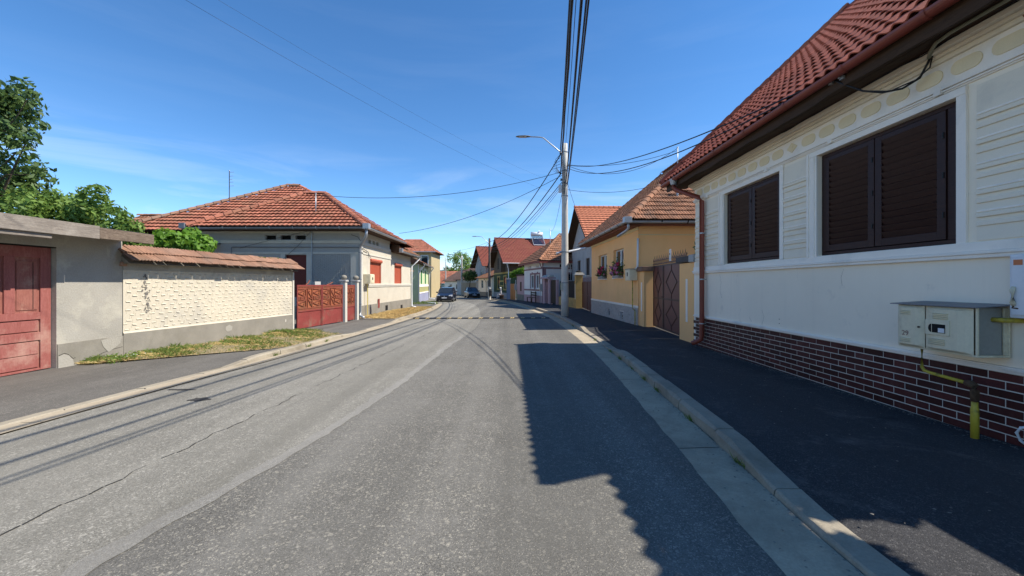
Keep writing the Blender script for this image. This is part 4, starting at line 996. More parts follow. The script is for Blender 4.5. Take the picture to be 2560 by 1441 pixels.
# ================================================================== left side: shed with red door
zs = zg(6.5)+.05
sh = thing('shed', 'old plastered outbuilding with faded red panelled wooden door and weathered fascia board', 'shed', (-8,6,zs))
mb = MB(); wallgrid(mb, (-7.95,2.0,0), (0,1,0), 6.16, -.05, 2.45, [(2.65,4.98,-.05,2.14)], (1,0,0), .16)
mb.poly([(-7.95,8.16,-.05),(-12,8.16,-.05),(-12,8.16,2.45),(-7.95,8.16,2.45)]); mb.poly([(-7.95,2,-.05),(-7.95,2,2.45),(-12,2,2.45),(-12,2,-.05)])
mb.build('wall', m_plaster, sh)
MB().box(-7.95,-7.935,6.985,8.17,-.05,.44).build('plinth', m_plinth, sh)
def patch(parent, name, mat, x, pts, th=.006, sgn=1):
    return MB().prism([(x,y,z) for y, z in pts], (sgn*th,0,0)).build(name, mat, parent)
patch(sh, 'plaster_patch', m_plaster, -7.935, [(7.72,.40),(7.90,.44),(8.13,.43),(8.10,.30),(7.98,.22),(7.86,.16),(7.76,.28)])
patch(sh, 'plaster_patch', m_plaster, -7.935, [(6.99,.0),(6.99,.22),(7.08,.25),(7.16,.22),(7.22,.14),(7.25,.02)], .008)
crk = MB(); pth = [(7.0,.24),(7.09,.27),(7.15,.24),(7.23,.15),(7.27,.16)]; pth2 = [(7.02,.03),(7.2,.06),(7.35,.05),(7.5,.10),(7.62,.11),(7.75,.16),(7.95,.2),(8.15,.22)]
for P in (pth, pth2):
    for i in range(len(P)-1): crk.bar((-7.9345,P[i][0],P[i][1]),(-7.9345,P[i+1][0],P[i+1][1]), .004, .007)
crk.build('crack', m_dark, sh)['kind'] = 'stuff'
def door_leaf(ya, yb):
    x = -8.06; L = MB(); z0, z1 = .04, 2.12
    lf = MB().box(x-.02,x+.0,ya,yb,z0,z1).build('door_leaf', m_redwood2, sh)
    st = .155; w = yb-ya
    bars = [(yb-st,yb,z0,z1),(ya,ya+st,z0,z1),(ya+st,yb-st,.90,1.02),(ya+st,yb-st,.545,.68),(ya+st,yb-st,1.94,z1),(ya+st,yb-st,z0,.07)]
    m = (ya+yb)/2
    bars += [(m-.07,m+.07,1.02,1.94)]
    for (a, b, c, d) in bars: box('door_rail', m_redwood, lf, x+.0001, x+.028, a, b, c, d, bevel=.004)
    for (a, b) in ((ya+st+.03,m-.10),(m+.10,yb-st-.03)):
        box('door_panel', m_redwood2, lf, x, x+.012, a, b, 1.06, 1.88, bevel=.006)
    box('door_panel', m_redwood, lf, x, x+.016, ya+st+.02, yb-st-.02, .70, .88, bevel=.006)
    for k in range(2): box('door_panel', m_redwood, lf, x, x+.016, ya+st+.02, yb-st-.02, .09+k*.225, .305+k*.225, bevel=.005)
    MB().box(x+.012,x+.0135,yb-st-.10,yb-st-.09,1.08,1.86).build('board_crack', m_dark, lf)
door_leaf(5.82, 6.97); door_leaf(4.66, 5.80)
MB().box(-8.10,-7.951,4.64,6.985,2.121,2.139).build('lintel_gap', m_dark, sh)
# roof edge: two long weathered boards, lighter patch, roofing felt
rfS = MB().prism([(-7.28,2,2.50),(-12.2,2,2.95),(-12.2,2,2.87),(-7.28,2,2.42)], (0,6.12,0)).build('roof', M_('felt', (.05,.05,.05), .9, .3, 5, 60, .3), sh)
MB().box(-7.30,-7.262,2.0,7.05,2.29,2.515).build('fascia_board', m_oldwood, sh, bevel=.006)
MB().box(-7.298,-7.264,7.055,8.12,2.30,2.49).build('fascia_board', woodmat('knotty_board', (.10,.07,.05), (.26,.20,.15), (9,2.5,9), .9), sh, bevel=.006)
MB().box(-7.33,-7.301,2.0,6.35,2.22,2.33).build('fascia_board', m_oldwood, sh, bevel=.005)
MB().box(-7.95,-7.33,2.0,8.10,2.36,2.39).build('eave_soffit', m_plaster, sh)
MB().box(-7.96,-7.90,8.10,8.22,1.86,1.95).build('broken_brick', m_ctile, sh, bevel=.01)

# ------------------------------------------------------------------ cream wall with tiled coping
cwr = -math.atan2(.69, 5.04); zc = zg(10.5)+.05
cw = local(thing('garden_wall', 'cream stucco garden wall with clay tile coping and grey plinth', 'wall', (-7.945,8.17,zc), cwr)); Lw = 5.07
MB().box(-.25,0,0,Lw,-.1,2.02-zc).build('wall', m_creamw, cw)
MB().box(-.255,.018,0,Lw,-.1,.50).build('plinth', m_plinth, cw); MB().prism([(.018,0,.50),(.018,Lw,.50),(0.0,Lw,.535),(0,0,.535)], (-.002,0,0)).build('plinth_edge', m_creamw, cw)
MB().box(.0005,.012,0,Lw,1.80,1.96).build('plain_band', m_plaster, cw)
MB().box(-.26,.03,Lw+.001,Lw+.07,-.1,1.9).build('end_strip', m_postw, cw)
# relief of the stucco: short ledges in staggered rows with combed strokes between
rl = MB()
for j in range(13):
    z = .57+j*.097
    y = -.15+(.10 if j % 2 else 0)+random.uniform(-.03,.03)
    while y < Lw-.05:
        w = random.uniform(.06,.11); a = max(.01, y); b = min(Lw-.01, y+w)
        if b-a > .06:
            zz_ = z+random.uniform(-.012,.012); t = random.uniform(.011,.018); k = random.uniform(-.012,.012)
            rl.loft([[(0,a,zz_),(t,a,zz_+.004),(.002,a,zz_+.024)],[(0,b,zz_+k),(t,b,zz_+.004+k),(.002,b,zz_+.026+k)]])
        for s in range(2):
            yy = y+random.uniform(0,.3); 
            if .02 < yy < Lw-.03: zz_ = z+random.uniform(-.04,.05); rl.loft([[(0,yy,zz_),(.007,yy+.006,zz_),(0,yy+.014,zz_)],[(0,yy+.004,zz_+.06),(.006,yy+.010,zz_+.06),(0,yy+.018,zz_+.06)]])
        y += .20
rl.build('stucco_relief', m_creamw, cw)['kind'] = 'stuff'
m_stain = M_('soot_stain', (.16,.15,.135), .95, .35, 9, 40, .4, dirt=((.5,.46,.36), .9, 7.))
sn = MB()
for k in range(40):
    z = random.uniform(.92,1.7); yc = .47+.03*math.sin(z*7)+random.gauss(0,.03); r = random.uniform(.012,.032); xx = .0132+.0001*k/10
    sn.poly([(xx, yc+r*random.uniform(.5,1.2)*math.cos(a), z+1.3*r*random.uniform(.5,1.2)*math.sin(a)) for a in np.linspace(0,6.283,8)[:-1]])
sn.build('stain', m_stain, cw)['kind'] = 'stuff'
patch(cw, 'plaster_patch', m_plaster, .0185, [(2.45,.30),(2.52,.24),(2.66,.27),(2.68,.36),(2.58,.42),(2.47,.38)], .004)
patch(cw, 'plaster_patch', m_postw, .0185, [(4.72,.30),(4.76,.28),(4.77,.36),(4.74,.38)], .004)
# coping
cbm = MB().prism([(.20,-.03,1.93),(-.13,-.03,2.20),(-.46,-.03,1.93)], (0,Lw+.08,0)).build('coping_bed', m_plinth, cw)
ctm = mesh_of(tile_piece(.202, .33, .016, 3, .026, .030, 12), 'coping_tile', ribbed(tilemat('coping_tile_ribbed', (.36,.20,.13), (.20,.17,.14), .65, .28, .6, 1.3), 3, .202))
Uc = Vector((-.43,0,.32)); 
lay(cbm, ctm, (.31,-.10,1.955), (0,1,0), Uc, .206, .272, range(26), range(2), lambda s, t: True, 'coping_tile', .016, .05)
bt = MB(); courses(bt, (-.57,Lw+.1,1.955), (-.57,-.1,1.955), (-.13,Lw+.1,2.29), (-.13,-.1,2.29), .27, .206, .026, .016, .028, 6)
bt.build('back_tiles', m_ctile, cbm)['kind'] = 'stuff'
mo = MB()
for k in range(22): leafcloud(mo, (-.13, 3.7+random.uniform(0,.9), 2.30), .05, 12, .02)
mo.build('moss', m_grass, cbm)['kind'] = 'stuff'
dm = MB().lathe([(.50,0),(.47,.10),(.38,.22),(.25,.30),(.12,.34),(.01,.35)], (-9.45,14.4,2.15), 18).build('cowl', m_plast, smooth=True)
tag(dm, 'white rounded cowl rising behind the tiled wall coping', 'cowl')

# ------------------------------------------------------------------ red ornamental gate
rgt, gl = gate_between('yard_gate', 'rusty red double gate with cast ornament panels between white posts', (-7.20,13.36,zg(15)+.07), (-6.87,16.18,zg(15)+.07))
def orn(parent, x0, x1, z0, z1):
    mb = MB(); y = -.012; W = x1-x0; Hh = z1-z0
    P = lambda s, t: (x0+s*W, y, z0+t*Hh)
    def ln(a, b, w=.022): mb.bar(P(*a), P(*b), w, .03)
    for t in (.02,.09,.91,.98): ln((0,t),(1,t),.02)
    for k in range(16): s = .03+k/16; ln((s,.025),(min(1,s+.03),.085),.012); ln((s,.915),(min(1,s+.03),.975),.012)
    c = [(0,.36),(.36,.64),(.64,1.0)]
    for (a, b) in (c[0], c[2]):
        for (u, v) in ((.12,.44),(.56,.88)):
            ln((a+.02,u),(b-.02,u)); ln((a+.02,v),(b-.02,v)); m = (u+v)/2
            ln((a+.02,m),(b-.04,v-.02)); ln((a+.02,m),(b-.04,u+.02)); ln((b-.03,u),(b-.03,v))
            mb.tube([P(b-.10,m+.06),P(b-.07,m+.02),P(b-.12,m-.02),P(b-.09,m-.07)], .012, 5)
        ln((a+.02,.47),(a+.18,.53)); ln((a+.18,.53),(b-.02,.47)); ln((a+.02,.53),(a+.18,.47)); ln((a+.18,.47),(b-.02,.53))
    for s in (.40,.60): ln((s,.10),(s,.90),.026)
    ln((.40,.86),(.58,.52)); ln((.42,.48),(.60,.14)); ln((.40,.55),(.60,.45))
    mb.tube([P(.47,.80),P(.50,.76),P(.46,.70),P(.50,.64)], .013, 5); mb.tube([P(.52,.36),P(.55,.30),P(.51,.24),P(.54,.18)], .013, 5)
    o = mb.build('ornament', m_redorn, parent); return o
def gl_leaf(t, x0, x1):
    lf = box('gate_leaf', m_redgate, t, x0, x1, -.004, .010, .02, .60)
    box('back_sheet', M_('orange_back', (.32,.10,.045), .8, .2, 4, 40, .1, dirt=((.16,.10,.05), .8, 3.)), lf, x0+.03, x1-.03, .004, .010, .6001, 1.46)
    boxes('frame_bar', m_redgate, lf, [(x0,x0+.04,-.03,.0,0,1.5),(x1-.04,x1,-.03,.0,0,1.5),(x0+.04,x1-.04,-.03,.0,1.46,1.5),(x0+.04,x1-.04,-.025,.0,.58,.62)])
    orn(lf, x0+.04, x1-.04, .62, 1.46)
gl_leaf(rgt, .0, gl/2-.01); gl_leaf(rgt, gl/2+.01, gl)
MB().tube([(.5,0,1.5),(.62,0,1.56),(.72,0,1.66)], .02, 6).build('top_scroll', m_redorn, rgt); MB().tube([(1.75,0,1.5),(1.95,0,1.53),(2.15,0,1.60)], .02, 6).build('top_scroll', m_redorn, rgt)
box('top_block', m_grey, rgt, 1.1, 1.45, .05, .2, 1.3, 1.62)
wk, wl = gate_between('wicket_gate', 'narrow red wicket gate with cast ornament beside the ornamental double gate', (-6.84,16.50,zg(16)+.07), (-6.80,17.25,zg(16)+.07)); gl_leaf(wk, 0, wl)
for nm, x, y, lab in (('gate_post',-6.87,16.35,'white post with stone ball between red gate and wicket'),('gate_post',-6.80,17.42,'white post with stone ball between wicket and left house corner')):
    t = thing(nm, lab, 'gate post', (x,y,zg(16))); MB().box(x-.10,x+.10,y-.10,y+.10,-.1,1.58).build('shaft', m_postw, t, bevel=.01)
    MB().box(x-.14,x+.14,y-.15,y+.15,1.581,1.66).build('cap', m_grey, t, bevel=.015); MB().lathe([(.04,0),(.10,.04),(.13,.10),(.10,.17),(.03,.20)], (x,y,1.66), 10).build('stone_ball', m_plinth, t, smooth=True)

# ================================================================== the left hip-roofed house
FX = -6.85; SY = 18.0
lh = thing('house', 'cream stucco house with red roller shutters and orange hip roof, left of road', 'house', (-8,19,zg(20)))
mb = MB()
W1 = [(19.3-18,20.95-18,1.52,2.72),(23.3-18,24.8-18,1.52,2.72)]; V1 = [(19.1-18+k*.55,19.1-18+k*.55+.33,3.42,3.62) for k in range(3)]; CV = [(21.55-18,22.0-18,.05,.33),(24.5-18,24.95-18,-.02,.20)]
wallgrid(mb, (FX,18,0), (0,1,0), 4.4, -.3, 3.95, [W1[0]]+V1, (1,0,0), .14)
wallgrid(mb, (FX,22.4,0), (0,1,0), 4.6, -.3, 3.4, [(a-4.4,b-4.4,c,d) for a,b,c,d in W1[1:]], (1,0,0), .14)
mb.build('wall', m_stucco, lh)
mb = MB(); SV = [(-11.10,-10.62),(-10.42,-9.95),(-9.74,-9.28)]
wallgrid(mb, (-14.0,18,0), (1,0,0), 7.15, -.3, 3.95, [(a+14,b+14,3.49,3.68) for a,b in SV]+[(-10.2+14,-9.24+14,.9,2.80)], (0,-1,0), .16)
mb.poly([(-14,18,-.3),(-14,18,3.95),(-14,28,3.95),(-14,28,-.3)]); mb.poly([(-14,27,-.3),(-6.85,27,-.3),(-6.85,27,3.4),(-14,27,3.4)][::-1])
mb.build('side_wall', m_sidest, lh)
boxes('vent_dark', m_dark, lh, [(a,b,18.14,18.15,3.49,3.68) for a,b in SV]+[(FX-.15,FX-.14,18+a,18+b,c,d) for a,b,c,d in V1])
MB().box(-14.0,-6.84,17.955,17.9995,3.33,3.46).box(-14.0,-6.83,17.94,17.9549,3.40,3.44).build('string_course', m_sband, lh, bevel=.006)
MB().box(-14.0,-6.84,17.965,17.9995,2.84,2.93).build('string_course', m_sband, lh, bevel=.006)
MB().box(-14.0,-6.84,17.97,17.9995,3.78,3.95).build('string_course', m_sband, lh)
MB().box(FX,FX+.04,17.95,22.4,3.28,3.38).box(FX,FX+.06,17.93,22.4,3.3801,3.42).build('string_course', m_sband, lh, bevel=.006)
MB().box(FX,FX+.035,17.96,22.4,3.75,3.95).build('string_course', m_sband, lh)
MB().box(FX,FX+.03,17.96,27.0,2.86,2.93).build('string_course', m_sband, lh, bevel=.006)
MB().box(FX,FX+.05,18.4,27.0,1.40,1.50).box(FX,FX+.03,18.4,27.0,1.34,1.3999).build('sill_belt', m_sband, lh, bevel=.008)
MB().box(FX,FX+.03,17.96,18.32,.5,3.28).build('corner_strip', m_sband, lh); MB().box(-7.25,-6.84,17.972,17.9995,.5,2.84).build('corner_strip', m_sband, lh)
# plinth with cellar vents
pb = MB(); wallgrid(pb, (FX+.025,17.97,0), (0,1,0), 9.03, -.3, .50, [(a+.03,b+.03,c,d) for a,b,c,d in CV], (1,0,0), .12); pb.poly([(FX,17.97,.50),(FX+.025,17.97,.50),(FX+.025,27,.50),(FX,27,.50)])
pb.poly([(-14,17.975,-.3),(-6.83,17.975,-.3),(-6.83,17.975,.5),(-14,17.975,.5)]); pb.build('plinth', m_plinth, lh)
boxes('cellar_vent', m_dark, lh, [(FX+.002,FX+.006,18+a-.02,18+b+.02,c-.02,d+.02) for a,b,c,d in CV])
MB().box(FX+.026,FX+.04,20.35,20.60,.27,.73).build('red_plate', m_redgate, lh)
# stamped diagonal relief on the side wall by the corner
dg = MB()
for i in range(26):
    for j in range(30):
        x = -9.0+i*.085; z = .62+j*.075+(.037 if i % 2 else 0)
        if x > -7.28 or z > 2.8: continue
        h = random.uniform(.02,.035); dg.loft([[(x,17.9995,z),(x+.03,17.9995-h,z+.018),(x+.065,17.9995,z+.012)],[(x+.03,17.9995,z+.055),(x+.055,17.9995-h,z+.06),(x+.085,17.9995,z+.05)]])
dg.build('stamped_relief', m_sidest, lh)['kind'] = 'stuff'
def roller(y0, y1, z0, z1):
    w = MB(); n = 26; ring_ = []
    for k in range(n+1): z = z0+(z1-z0-.16)*k/n; ring_ += [(FX-.06, z), (FX-.072, z+.008)] 
    for a in range(len(ring_)-1): w.poly([(ring_[a][0],y0+.05,ring_[a][1]),(ring_[a][0],y1-.05,ring_[a][1]),(ring_[a+1][0],y1-.05,ring_[a+1][1]),(ring_[a+1][0],y0+.05,ring_[a+1][1])])
    o = w.build('roller_shutter', m_roller, lh)
    boxes('guide_rail', m_roller, o, [(FX-.08,FX-.03,y0,y0+.05,z0,z1-.16),(FX-.08,FX-.03,y1-.05,y1,z0,z1-.16)])
    MB().prism([(FX-.12,y0,z1-.16),(FX+.05,y0,z1-.16),(FX+.09,y0,z1-.08),(FX+.06,y0,z1),(FX-.12,y0,z1)], (0,y1-y0,0)).build('shutter_box', m_roller, o, bevel=.008)
    return o
roller(19.3,20.95,1.52,2.72); roller(23.3,24.8,1.52,2.72)
so_ = MB().box(-10.2,-9.24,18.10,18.12,.9,2.80).build('roller_shutter', M_('dark_red_roller', (.13,.028,.022), .6, .1), lh); MB().box(-9.24,-9.0,17.975,17.9995,.5,2.84).box(-10.4,-10.2,17.975,17.9995,.5,2.84).build('surround', m_sband, so_)
# cables and conduits on the side wall
MB().tube([(-12.6,17.96,2.0),(-12.6,17.96,3.13),(-12.5,17.95,3.15),(-7.3,17.95,3.14),(-6.82,17.94,3.13),(-6.78,18.1,3.12),(-6.80,18.9,3.0),(-6.80,19.2,2.75)], .018, 6).build('conduit', m_dzinc, lh)
MB().tube([(-8.98,17.95,4.0),(-8.98,17.95,1.2)], .025, 6).build('conduit', m_zinc, lh)
wc = MB(); wc.tube([(-8.95,17.9,3.9),(-9.6,17.93,3.2),(-10.4,17.95,2.5),(-10.9,17.95,2.1)], .007, 4); wc.tube([(-8.9,17.85,3.9),(-10.5,17.9,3.55),(-12.2,17.93,3.1)], .007, 4); wc.tube([(-7.2,17.9,3.7),(-6.9,17.9,3.6),(-6.8,18.0,3.4)], .01, 5)
wc.build('wall_cable', m_cable, lh)['kind'] = 'stuff'
# roof A: the street wing
ez = 3.97; y0 = 17.32; A = Vector((-14.1,y0,ez)); B = Vector((-6.34,y0,ez)); C = Vector((-6.34,23.5,ez)); D = Vector((-14.1,23.5,ez)); dd = 3.15
T1 = Vector((-14.1+3.5,y0+dd,ez+2.1)); T2 = Vector((-6.34-3.2,y0+dd,ez+2.1)); dz = Vector((0,0,-.03))
rfA = MB().poly([A+dz,B+dz,T2+dz,T1+dz]).poly([B+dz,C+dz,T2+dz]).poly([D+dz,A+dz,T1+dz]).poly([C+dz,D+dz,T1+dz,T2+dz]).build('roof', m_soffit, lh)
ta = MB(); courses(ta, A, B, T1, T2, .31, .205, .026, .024, .06, 5); courses(ta, B, C, T2, T2, .31, .205, .026, .024, .06, 4)
ta.build('roof_tiles', m_otile, rfA)['kind'] = 'stuff'
up = Vector((0,0,.035))
ridge_run(rfA, A+up, T1+up, .15, .38, m_otile, 'hip_tile'); ridge_run(rfA, B+up, T2+up, .15, .38, m_otile, 'hip_tile'); ridge_run(rfA, T1+up, T2+up, .16, .38, m_otile, 'ridge_tile')
# roof B: the taller main roof behind
L0 = Vector((-19.6,19.7,4.15)); R0 = Vector((-6.5,19.9,4.0)); R1 = Vector((-6.45,26.2,3.9)); T1b = Vector((-13.7,24.4,7.42)); T2b = Vector((-12.95,24.4,7.42)); L1 = Vector((-19.6,29,4.15))
rfB = MB().poly([L0+dz,R0+dz,T2b+dz,T1b+dz]).poly([R0+dz,R1+dz,T2b+dz]).poly([L1+dz,L0+dz,T1b+dz]).poly([R1+dz,L1+dz,T1b+dz,T2b+dz]).build('roof', m_soffit, lh)
tb = MB(); courses(tb, L0, R0, T1b, T2b, .33, .205, .026, .024, .06, 4); courses(tb, R0, R1, T2b, T2b, .32, .205, .032, .02, .035, 3)
tb.build('roof_tiles', m_otile, rfB)['kind'] = 'stuff'
ridge_run(rfB, L0+up, T1b+up, .17, .40, m_ctile, 'hip_tile'); ridge_run(rfB, T1b+up, T2b+up, .17, .38, m_ctile, 'ridge_tile'); ridge_run(rfB, R1+up, T2b+up, .12, .40, m_otile, 'hip_tile')
# low roof of the farther section
e2 = 3.38; A2 = Vector((-6.36,22.65,e2)); B2 = Vector((-6.36,27.5,e2)); 
rfC = MB().poly([A2+dz,B2+dz,Vector((-9.2,27.5,5.0)),Vector((-9.2,23.6,5.0))]).poly([Vector((-9.2,22.65,e2)),A2+dz,Vector((-9.2,23.6,5.0))]).build('roof', m_soffit, lh)
tc_ = MB(); courses(tc_, A2, B2, (-9.2,23.8,5.0), (-9.2,27.5,5.0), .3, .205, .032, .02, .035, 4); tc_.build('roof_tiles', m_wtile, rfC)['kind'] = 'stuff'
# eaves: soffits, gutters, downpipe
MB().box(-14.1,-6.36,17.34,18.0,3.86,3.90).box(-6.85,-6.36,18.0,23.5,3.861,3.90).build('soffit', m_soffit, lh); MB().box(-6.85,-6.38,22.66,27.4,3.29,3.33).box(-6.84,-6.38,22.64,22.68,3.29,3.7).build('soffit', m_soffit, lh)
g1 = halfround([(-6.27,17.24,3.95),(-14.2,17.24,3.93)], .085).build('gutter', m_dzinc, lh); g2 = halfround([(-6.26,17.25,3.95),(-6.26,23.5,3.92)], .085).build('gutter', m_zinc, lh); g3 = halfround([(-6.28,22.7,3.36),(-6.28,27.5,3.34)], .08).build('gutter', m_zinc, lh)
for k in range(7): MB().loft([[(xx,17.24+.095*math.cos(t),3.945-.095*math.sin(t)) for t in np.linspace(-.15,math.pi+.15,9)] for xx in (-7.4-k,-7.44-k)], False).build('gutter_bracket', m_zinc, g1)
for g, yy0, zz0, n in ((g2,17.9,3.945,6),(g3,23.2,3.355,5)):
    for k in range(n): MB().loft([[(-6.27+.095*math.cos(t),yy,zz0-.095*math.sin(t)) for t in np.linspace(-.15,math.pi+.15,9)] for yy in (yy0+k*.95,yy0+.04+k*.95)], False).build('gutter_bracket', m_dzinc, g)
MB().box(-6.40,-6.14,17.12,17.38,3.86,4.10).build('rain_head', m_zinc, g2, bevel=.01); MB().box(-6.38,-6.18,22.58,22.76,3.28,3.50).build('rain_head', m_zinc, g3, bevel=.01); MB().box(-14.3,-14.05,17.14,17.34,3.88,4.12).build('rain_head', m_dzinc, g1, bevel=.01)
d_ = MB().tube([(-6.28,17.26,3.87),(-6.30,17.28,3.58),(-6.40,17.38,3.45),(-6.74,17.80,3.20),(-6.78,17.86,3.05),(-6.78,17.86,.30),(-6.76,17.84,.10),(-6.62,17.74,.02),(-6.55,17.70,.0)], .06, 12).build('downpipe', m_zinc, lh, smooth=True)
for z in (2.9,1.7,.6): MB().tube([(-6.78,17.86,z-.015),(-6.78,17.86,z+.015)], .07, 12).build('pipe_clamp', m_dzinc, d_)
d_ = MB().tube([(-6.30,27.3,3.26),(-6.5,27.15,2.95),(-6.76,27.05,2.7),(-6.78,27.05,.05),(-6.7,26.9,-.02),(-6.45,26.8,-.06)], .05, 10).build('downpipe', m_plast, lh, smooth=True)
lg = thing('gas_meter_box', 'cream gas box with pale yellow pipe at the left house corner', 'meter box', (-6.7,18.8,1.5))
MB().box(-6.84,-6.52,18.42,18.98,1.50,1.95).build('cabinet', m_beige, lg, bevel=.012); MB().box(-6.52,-6.505,18.46,18.94,1.54,1.91).build('door', m_beige, lg, bevel=.008); MB().box(-6.5049,-6.501,18.62,18.74,1.68,1.80).build('sight_window', m_dark, lg)
MB().tube([(-6.72,18.60,1.5),(-6.72,18.60,.0)], .022, 8).build('gas_pipe', M_('pale_gas_yellow', (.62,.50,.16), .6, .1, 8, 40, .1), lg)
bs = MB().box(-6.95,-6.2,17.62,17.80,-.06,-.035).build('drain_board', m_oldwood); tag(bs, 'thin dark board lying under the downpipe of the left house', 'board'); bs.rotation_euler = (0,0,0)
mast('roof_mast', 'steel mast standing on the orange tiles of the left house', -9.10, 18.55, 4.60, 5.68, .024)
mast('antenna', 'tall thin television antenna behind the left house roof', -15.9, 22.5, 5.5, 7.85, .02, M_('antenna_m', (.06,.05,.06), .6), [(.08,.30),(.30,.26),(.48,.22),(.64,.28),(.85,.30)], False)
hr = thing('house', 'low weathered tile roof of a house behind the vine, far left', 'house', (-19,24,0))
MB().box(-22.2,-16.5,21.5,27,-.3,3.6).build('wall', m_grey, hr)
rr = MB().prism([(-22.6,21,3.6),(-22.6,24.2,5.55),(-22.6,27.5,3.6)], (6.6,0,0)).build('roof', m_soffit, hr); tt = MB(); courses(tt, (-22.6,21,3.63), (-16,21,3.63), (-22.6,24.2,5.58), (-16,24.2,5.58), .32, .21, .03, .02, .03, 4); tt.build('roof_tiles', m_wtile, rr)['kind'] = 'stuff'
ridge_run(rr, (-22.6,24.2,5.62), (-16,24.2,5.62), .13, .4, m_wtile)
tk = thing('lean_to', 'small dark lean-to roof with grey box beside the vine', 'shelter', (-13.9,17.0,2.5))
MB().prism([(-14.6,16.2,3.05),(-14.6,18.0,3.35),(-14.6,18.0,3.27),(-14.6,16.2,2.97)], (1.5,0,0)).build('roof', m_dzinc, tk); MB().box(-13.75,-13.2,16.2,16.6,3.12,3.42).build('box', m_plast, tk, bevel=.02); MB().box(-13.2,-13.1,16.3,16.4,-.1,3.1).build('post', m_soffit, tk)
# ------------------------------------------------------------------ beyond: gate wall, green house, tall house
cg = thing('gate_wall', 'bare concrete gate pillar with a scrap of tiles past the left house', 'wall', (-7.3,28.5,zg(29)))
MB().box(-7.9,-7.15,27.25,27.9,-.4,2.35).build('pillar', m_plinth, cg, bevel=.02); MB().box(-8.3,-7.0,27.15,28.4,2.351,2.45).build('cap', m_ctile, cg); MB().box(-8.1,-7.9,30.5,31.2,-.4,2.1).build('pillar', m_grey, cg, bevel=.02)
MB().box(-7.9,-7.8,27.9,30.5,-.2,1.9).build('gate_leaf', m_soffit, cg)
gr = math.atan2(1.2,11); gz = zg(43)
gw = local(thing('house', 'pale green house with white bands and green shutters, left of parked car', 'house', (-8.95,38.2,gz), gr))
m_lgreen = M_('pale_green_render', (.55,.60,.34), .9, .08, 2, 60, .2); m_olive = M_('olive_panel', (.38,.36,.15), .9, .08, 2, 60, .1); m_blue = M_('bluegrey_plinth', (.30,.31,.42), .9, .1, 2, 60, .1); m_green = paint('green_shutter', (.06,.28,.07), .5)
def q(z): return z-gz
Wn = [(1.4,2.9,q(1.5),q(2.9)),(5.2,6.7,q(1.5),q(2.9))]
mb = MB(); wallgrid(mb, (0,0,0), (0,1,0), 9.5, -.3, q(3.4), Wn, (1,0,0), .1); mb.poly([(0,0,-.3),(0,0,q(3.4)),(-9,0,q(3.4)),(-9,0,-.3)][::-1]); mb.poly([(0,9.5,-.3),(0,9.5,q(3.4)),(-9,9.5,q(3.4)),(-9,9.5,-.3)]); mb.build('wall', m_lgreen, gw)
for (a, b, c, d) in Wn:
    w_ = MB().box(-.09,-.06,a,b,c,d).build('window', m_curt, gw); boxes('shutter', m_green, w_, [(-.05,.03,a,a+.35,c,d),(-.05,.03,b-.35,b,c,d)]); MB().box(0,.05,a-.15,a,c-.1,d+.15).box(0,.05,b,b+.15,c-.1,d+.15).box(0,.05,a-.15,b+.15,d+.15,d+.28).build('surround', m_trim, w_)
MB().box(0,.05,0,9.5,q(1.2),q(1.42)).box(0,.04,0,9.5,q(.55),q(.66)).box(0,.04,-.04,.2,-.3,q(3.4)).build('white_band', m_trim, gw); MB().box(0,.02,.2,9.5,q(.66),q(1.2)).build('olive_panel', m_olive, gw); MB().box(0,.03,.2,9.5,-.3,q(.55)).build('plinth', m_blue, gw)
rr = MB().prism([(.5,-.4,q(3.45)),(-4.5,-.4,q(5.9)),(-9.5,-.4,q(3.45))], (0,10.2,0)).build('roof', m_soffit, gw); tt = MB(); courses(tt, (.55,-.4,q(3.47)), (.55,9.8,q(3.47)), (-4.5,-.4,q(5.95)), (-4.5,9.8,q(5.95)), .32, .22, .03, .02, .03, 3); tt.build('roof_tiles', m_wtile, rr)['kind'] = 'stuff'
halfround([(.6,-.4,q(3.42)),(.6,9.8,q(3.40))], .08).build('gutter', m_zinc, gw)
MB().tube([(.6,.1,q(3.3)),(.3,-.05,q(2.9)),(.08,-.08,q(2.5)),(.08,-.08,.1)], .05, 8).build('downpipe', m_zinc, gw); MB().tube([(.6,9.4,q(3.3)),(.15,9.6,q(2.7)),(.1,9.6,.2),(.8,9.5,.05)], .06, 8).build('downpipe', m_plast, gw)
lp = MB().tube([(-8.6,38.0,gz+.12),(-6.4,33.4,zg(33)+.14)], .06, 10).build('drain_pipe', m_plast, smooth=True); tag(lp, 'white drain pipe lying across the left pavement by the green house', 'pipe')
th = thing('house', 'tall ochre house with tiled roof rising behind the pale green house', 'house', (-13,58,zg(58)))
MB().box(-17.5,-11.5,57,64,-.8,6.0).build('wall', M_('ochre_render', (.46,.37,.21), .9, .08, 1, 40, .1), th)
w_ = MB().box(-13.0,-11.9,56.95,56.999,4.0,5.6).build('window', m_plast, th); MB().box(-12.9,-12.0,56.93,56.9499,4.1,5.5).build('pane', m_glass, w_)
e0, e1, t0, t1 = Vector((-18.2,56.4,6.05)), Vector((-10.9,56.4,6.05)), Vector((-15.8,59.6,8.1)), Vector((-13.5,59.6,8.1))
rr = MB().poly([e0,e1,t1,t0]).poly([e1,Vector((-10.9,64.5,6.05)),t1]).poly([e0,e1,(-10.9,64.5,6.05),(-18.2,64.5,6.05)]).build('roof', m_soffit, th); tt = MB(); courses(tt, e0+up*.4, e1+up*.4, t0+up*.4, t1+up*.4, .34, .25, .03, .02, .03, 3); courses(tt, e1+up*.4, Vector((-10.9,64.5,6.07)), t1+up*.4, t1+up*.4, .34, .25, .03, .02, .03, 3); tt.build('roof_tiles', m_otile, rr)['kind'] = 'stuff'
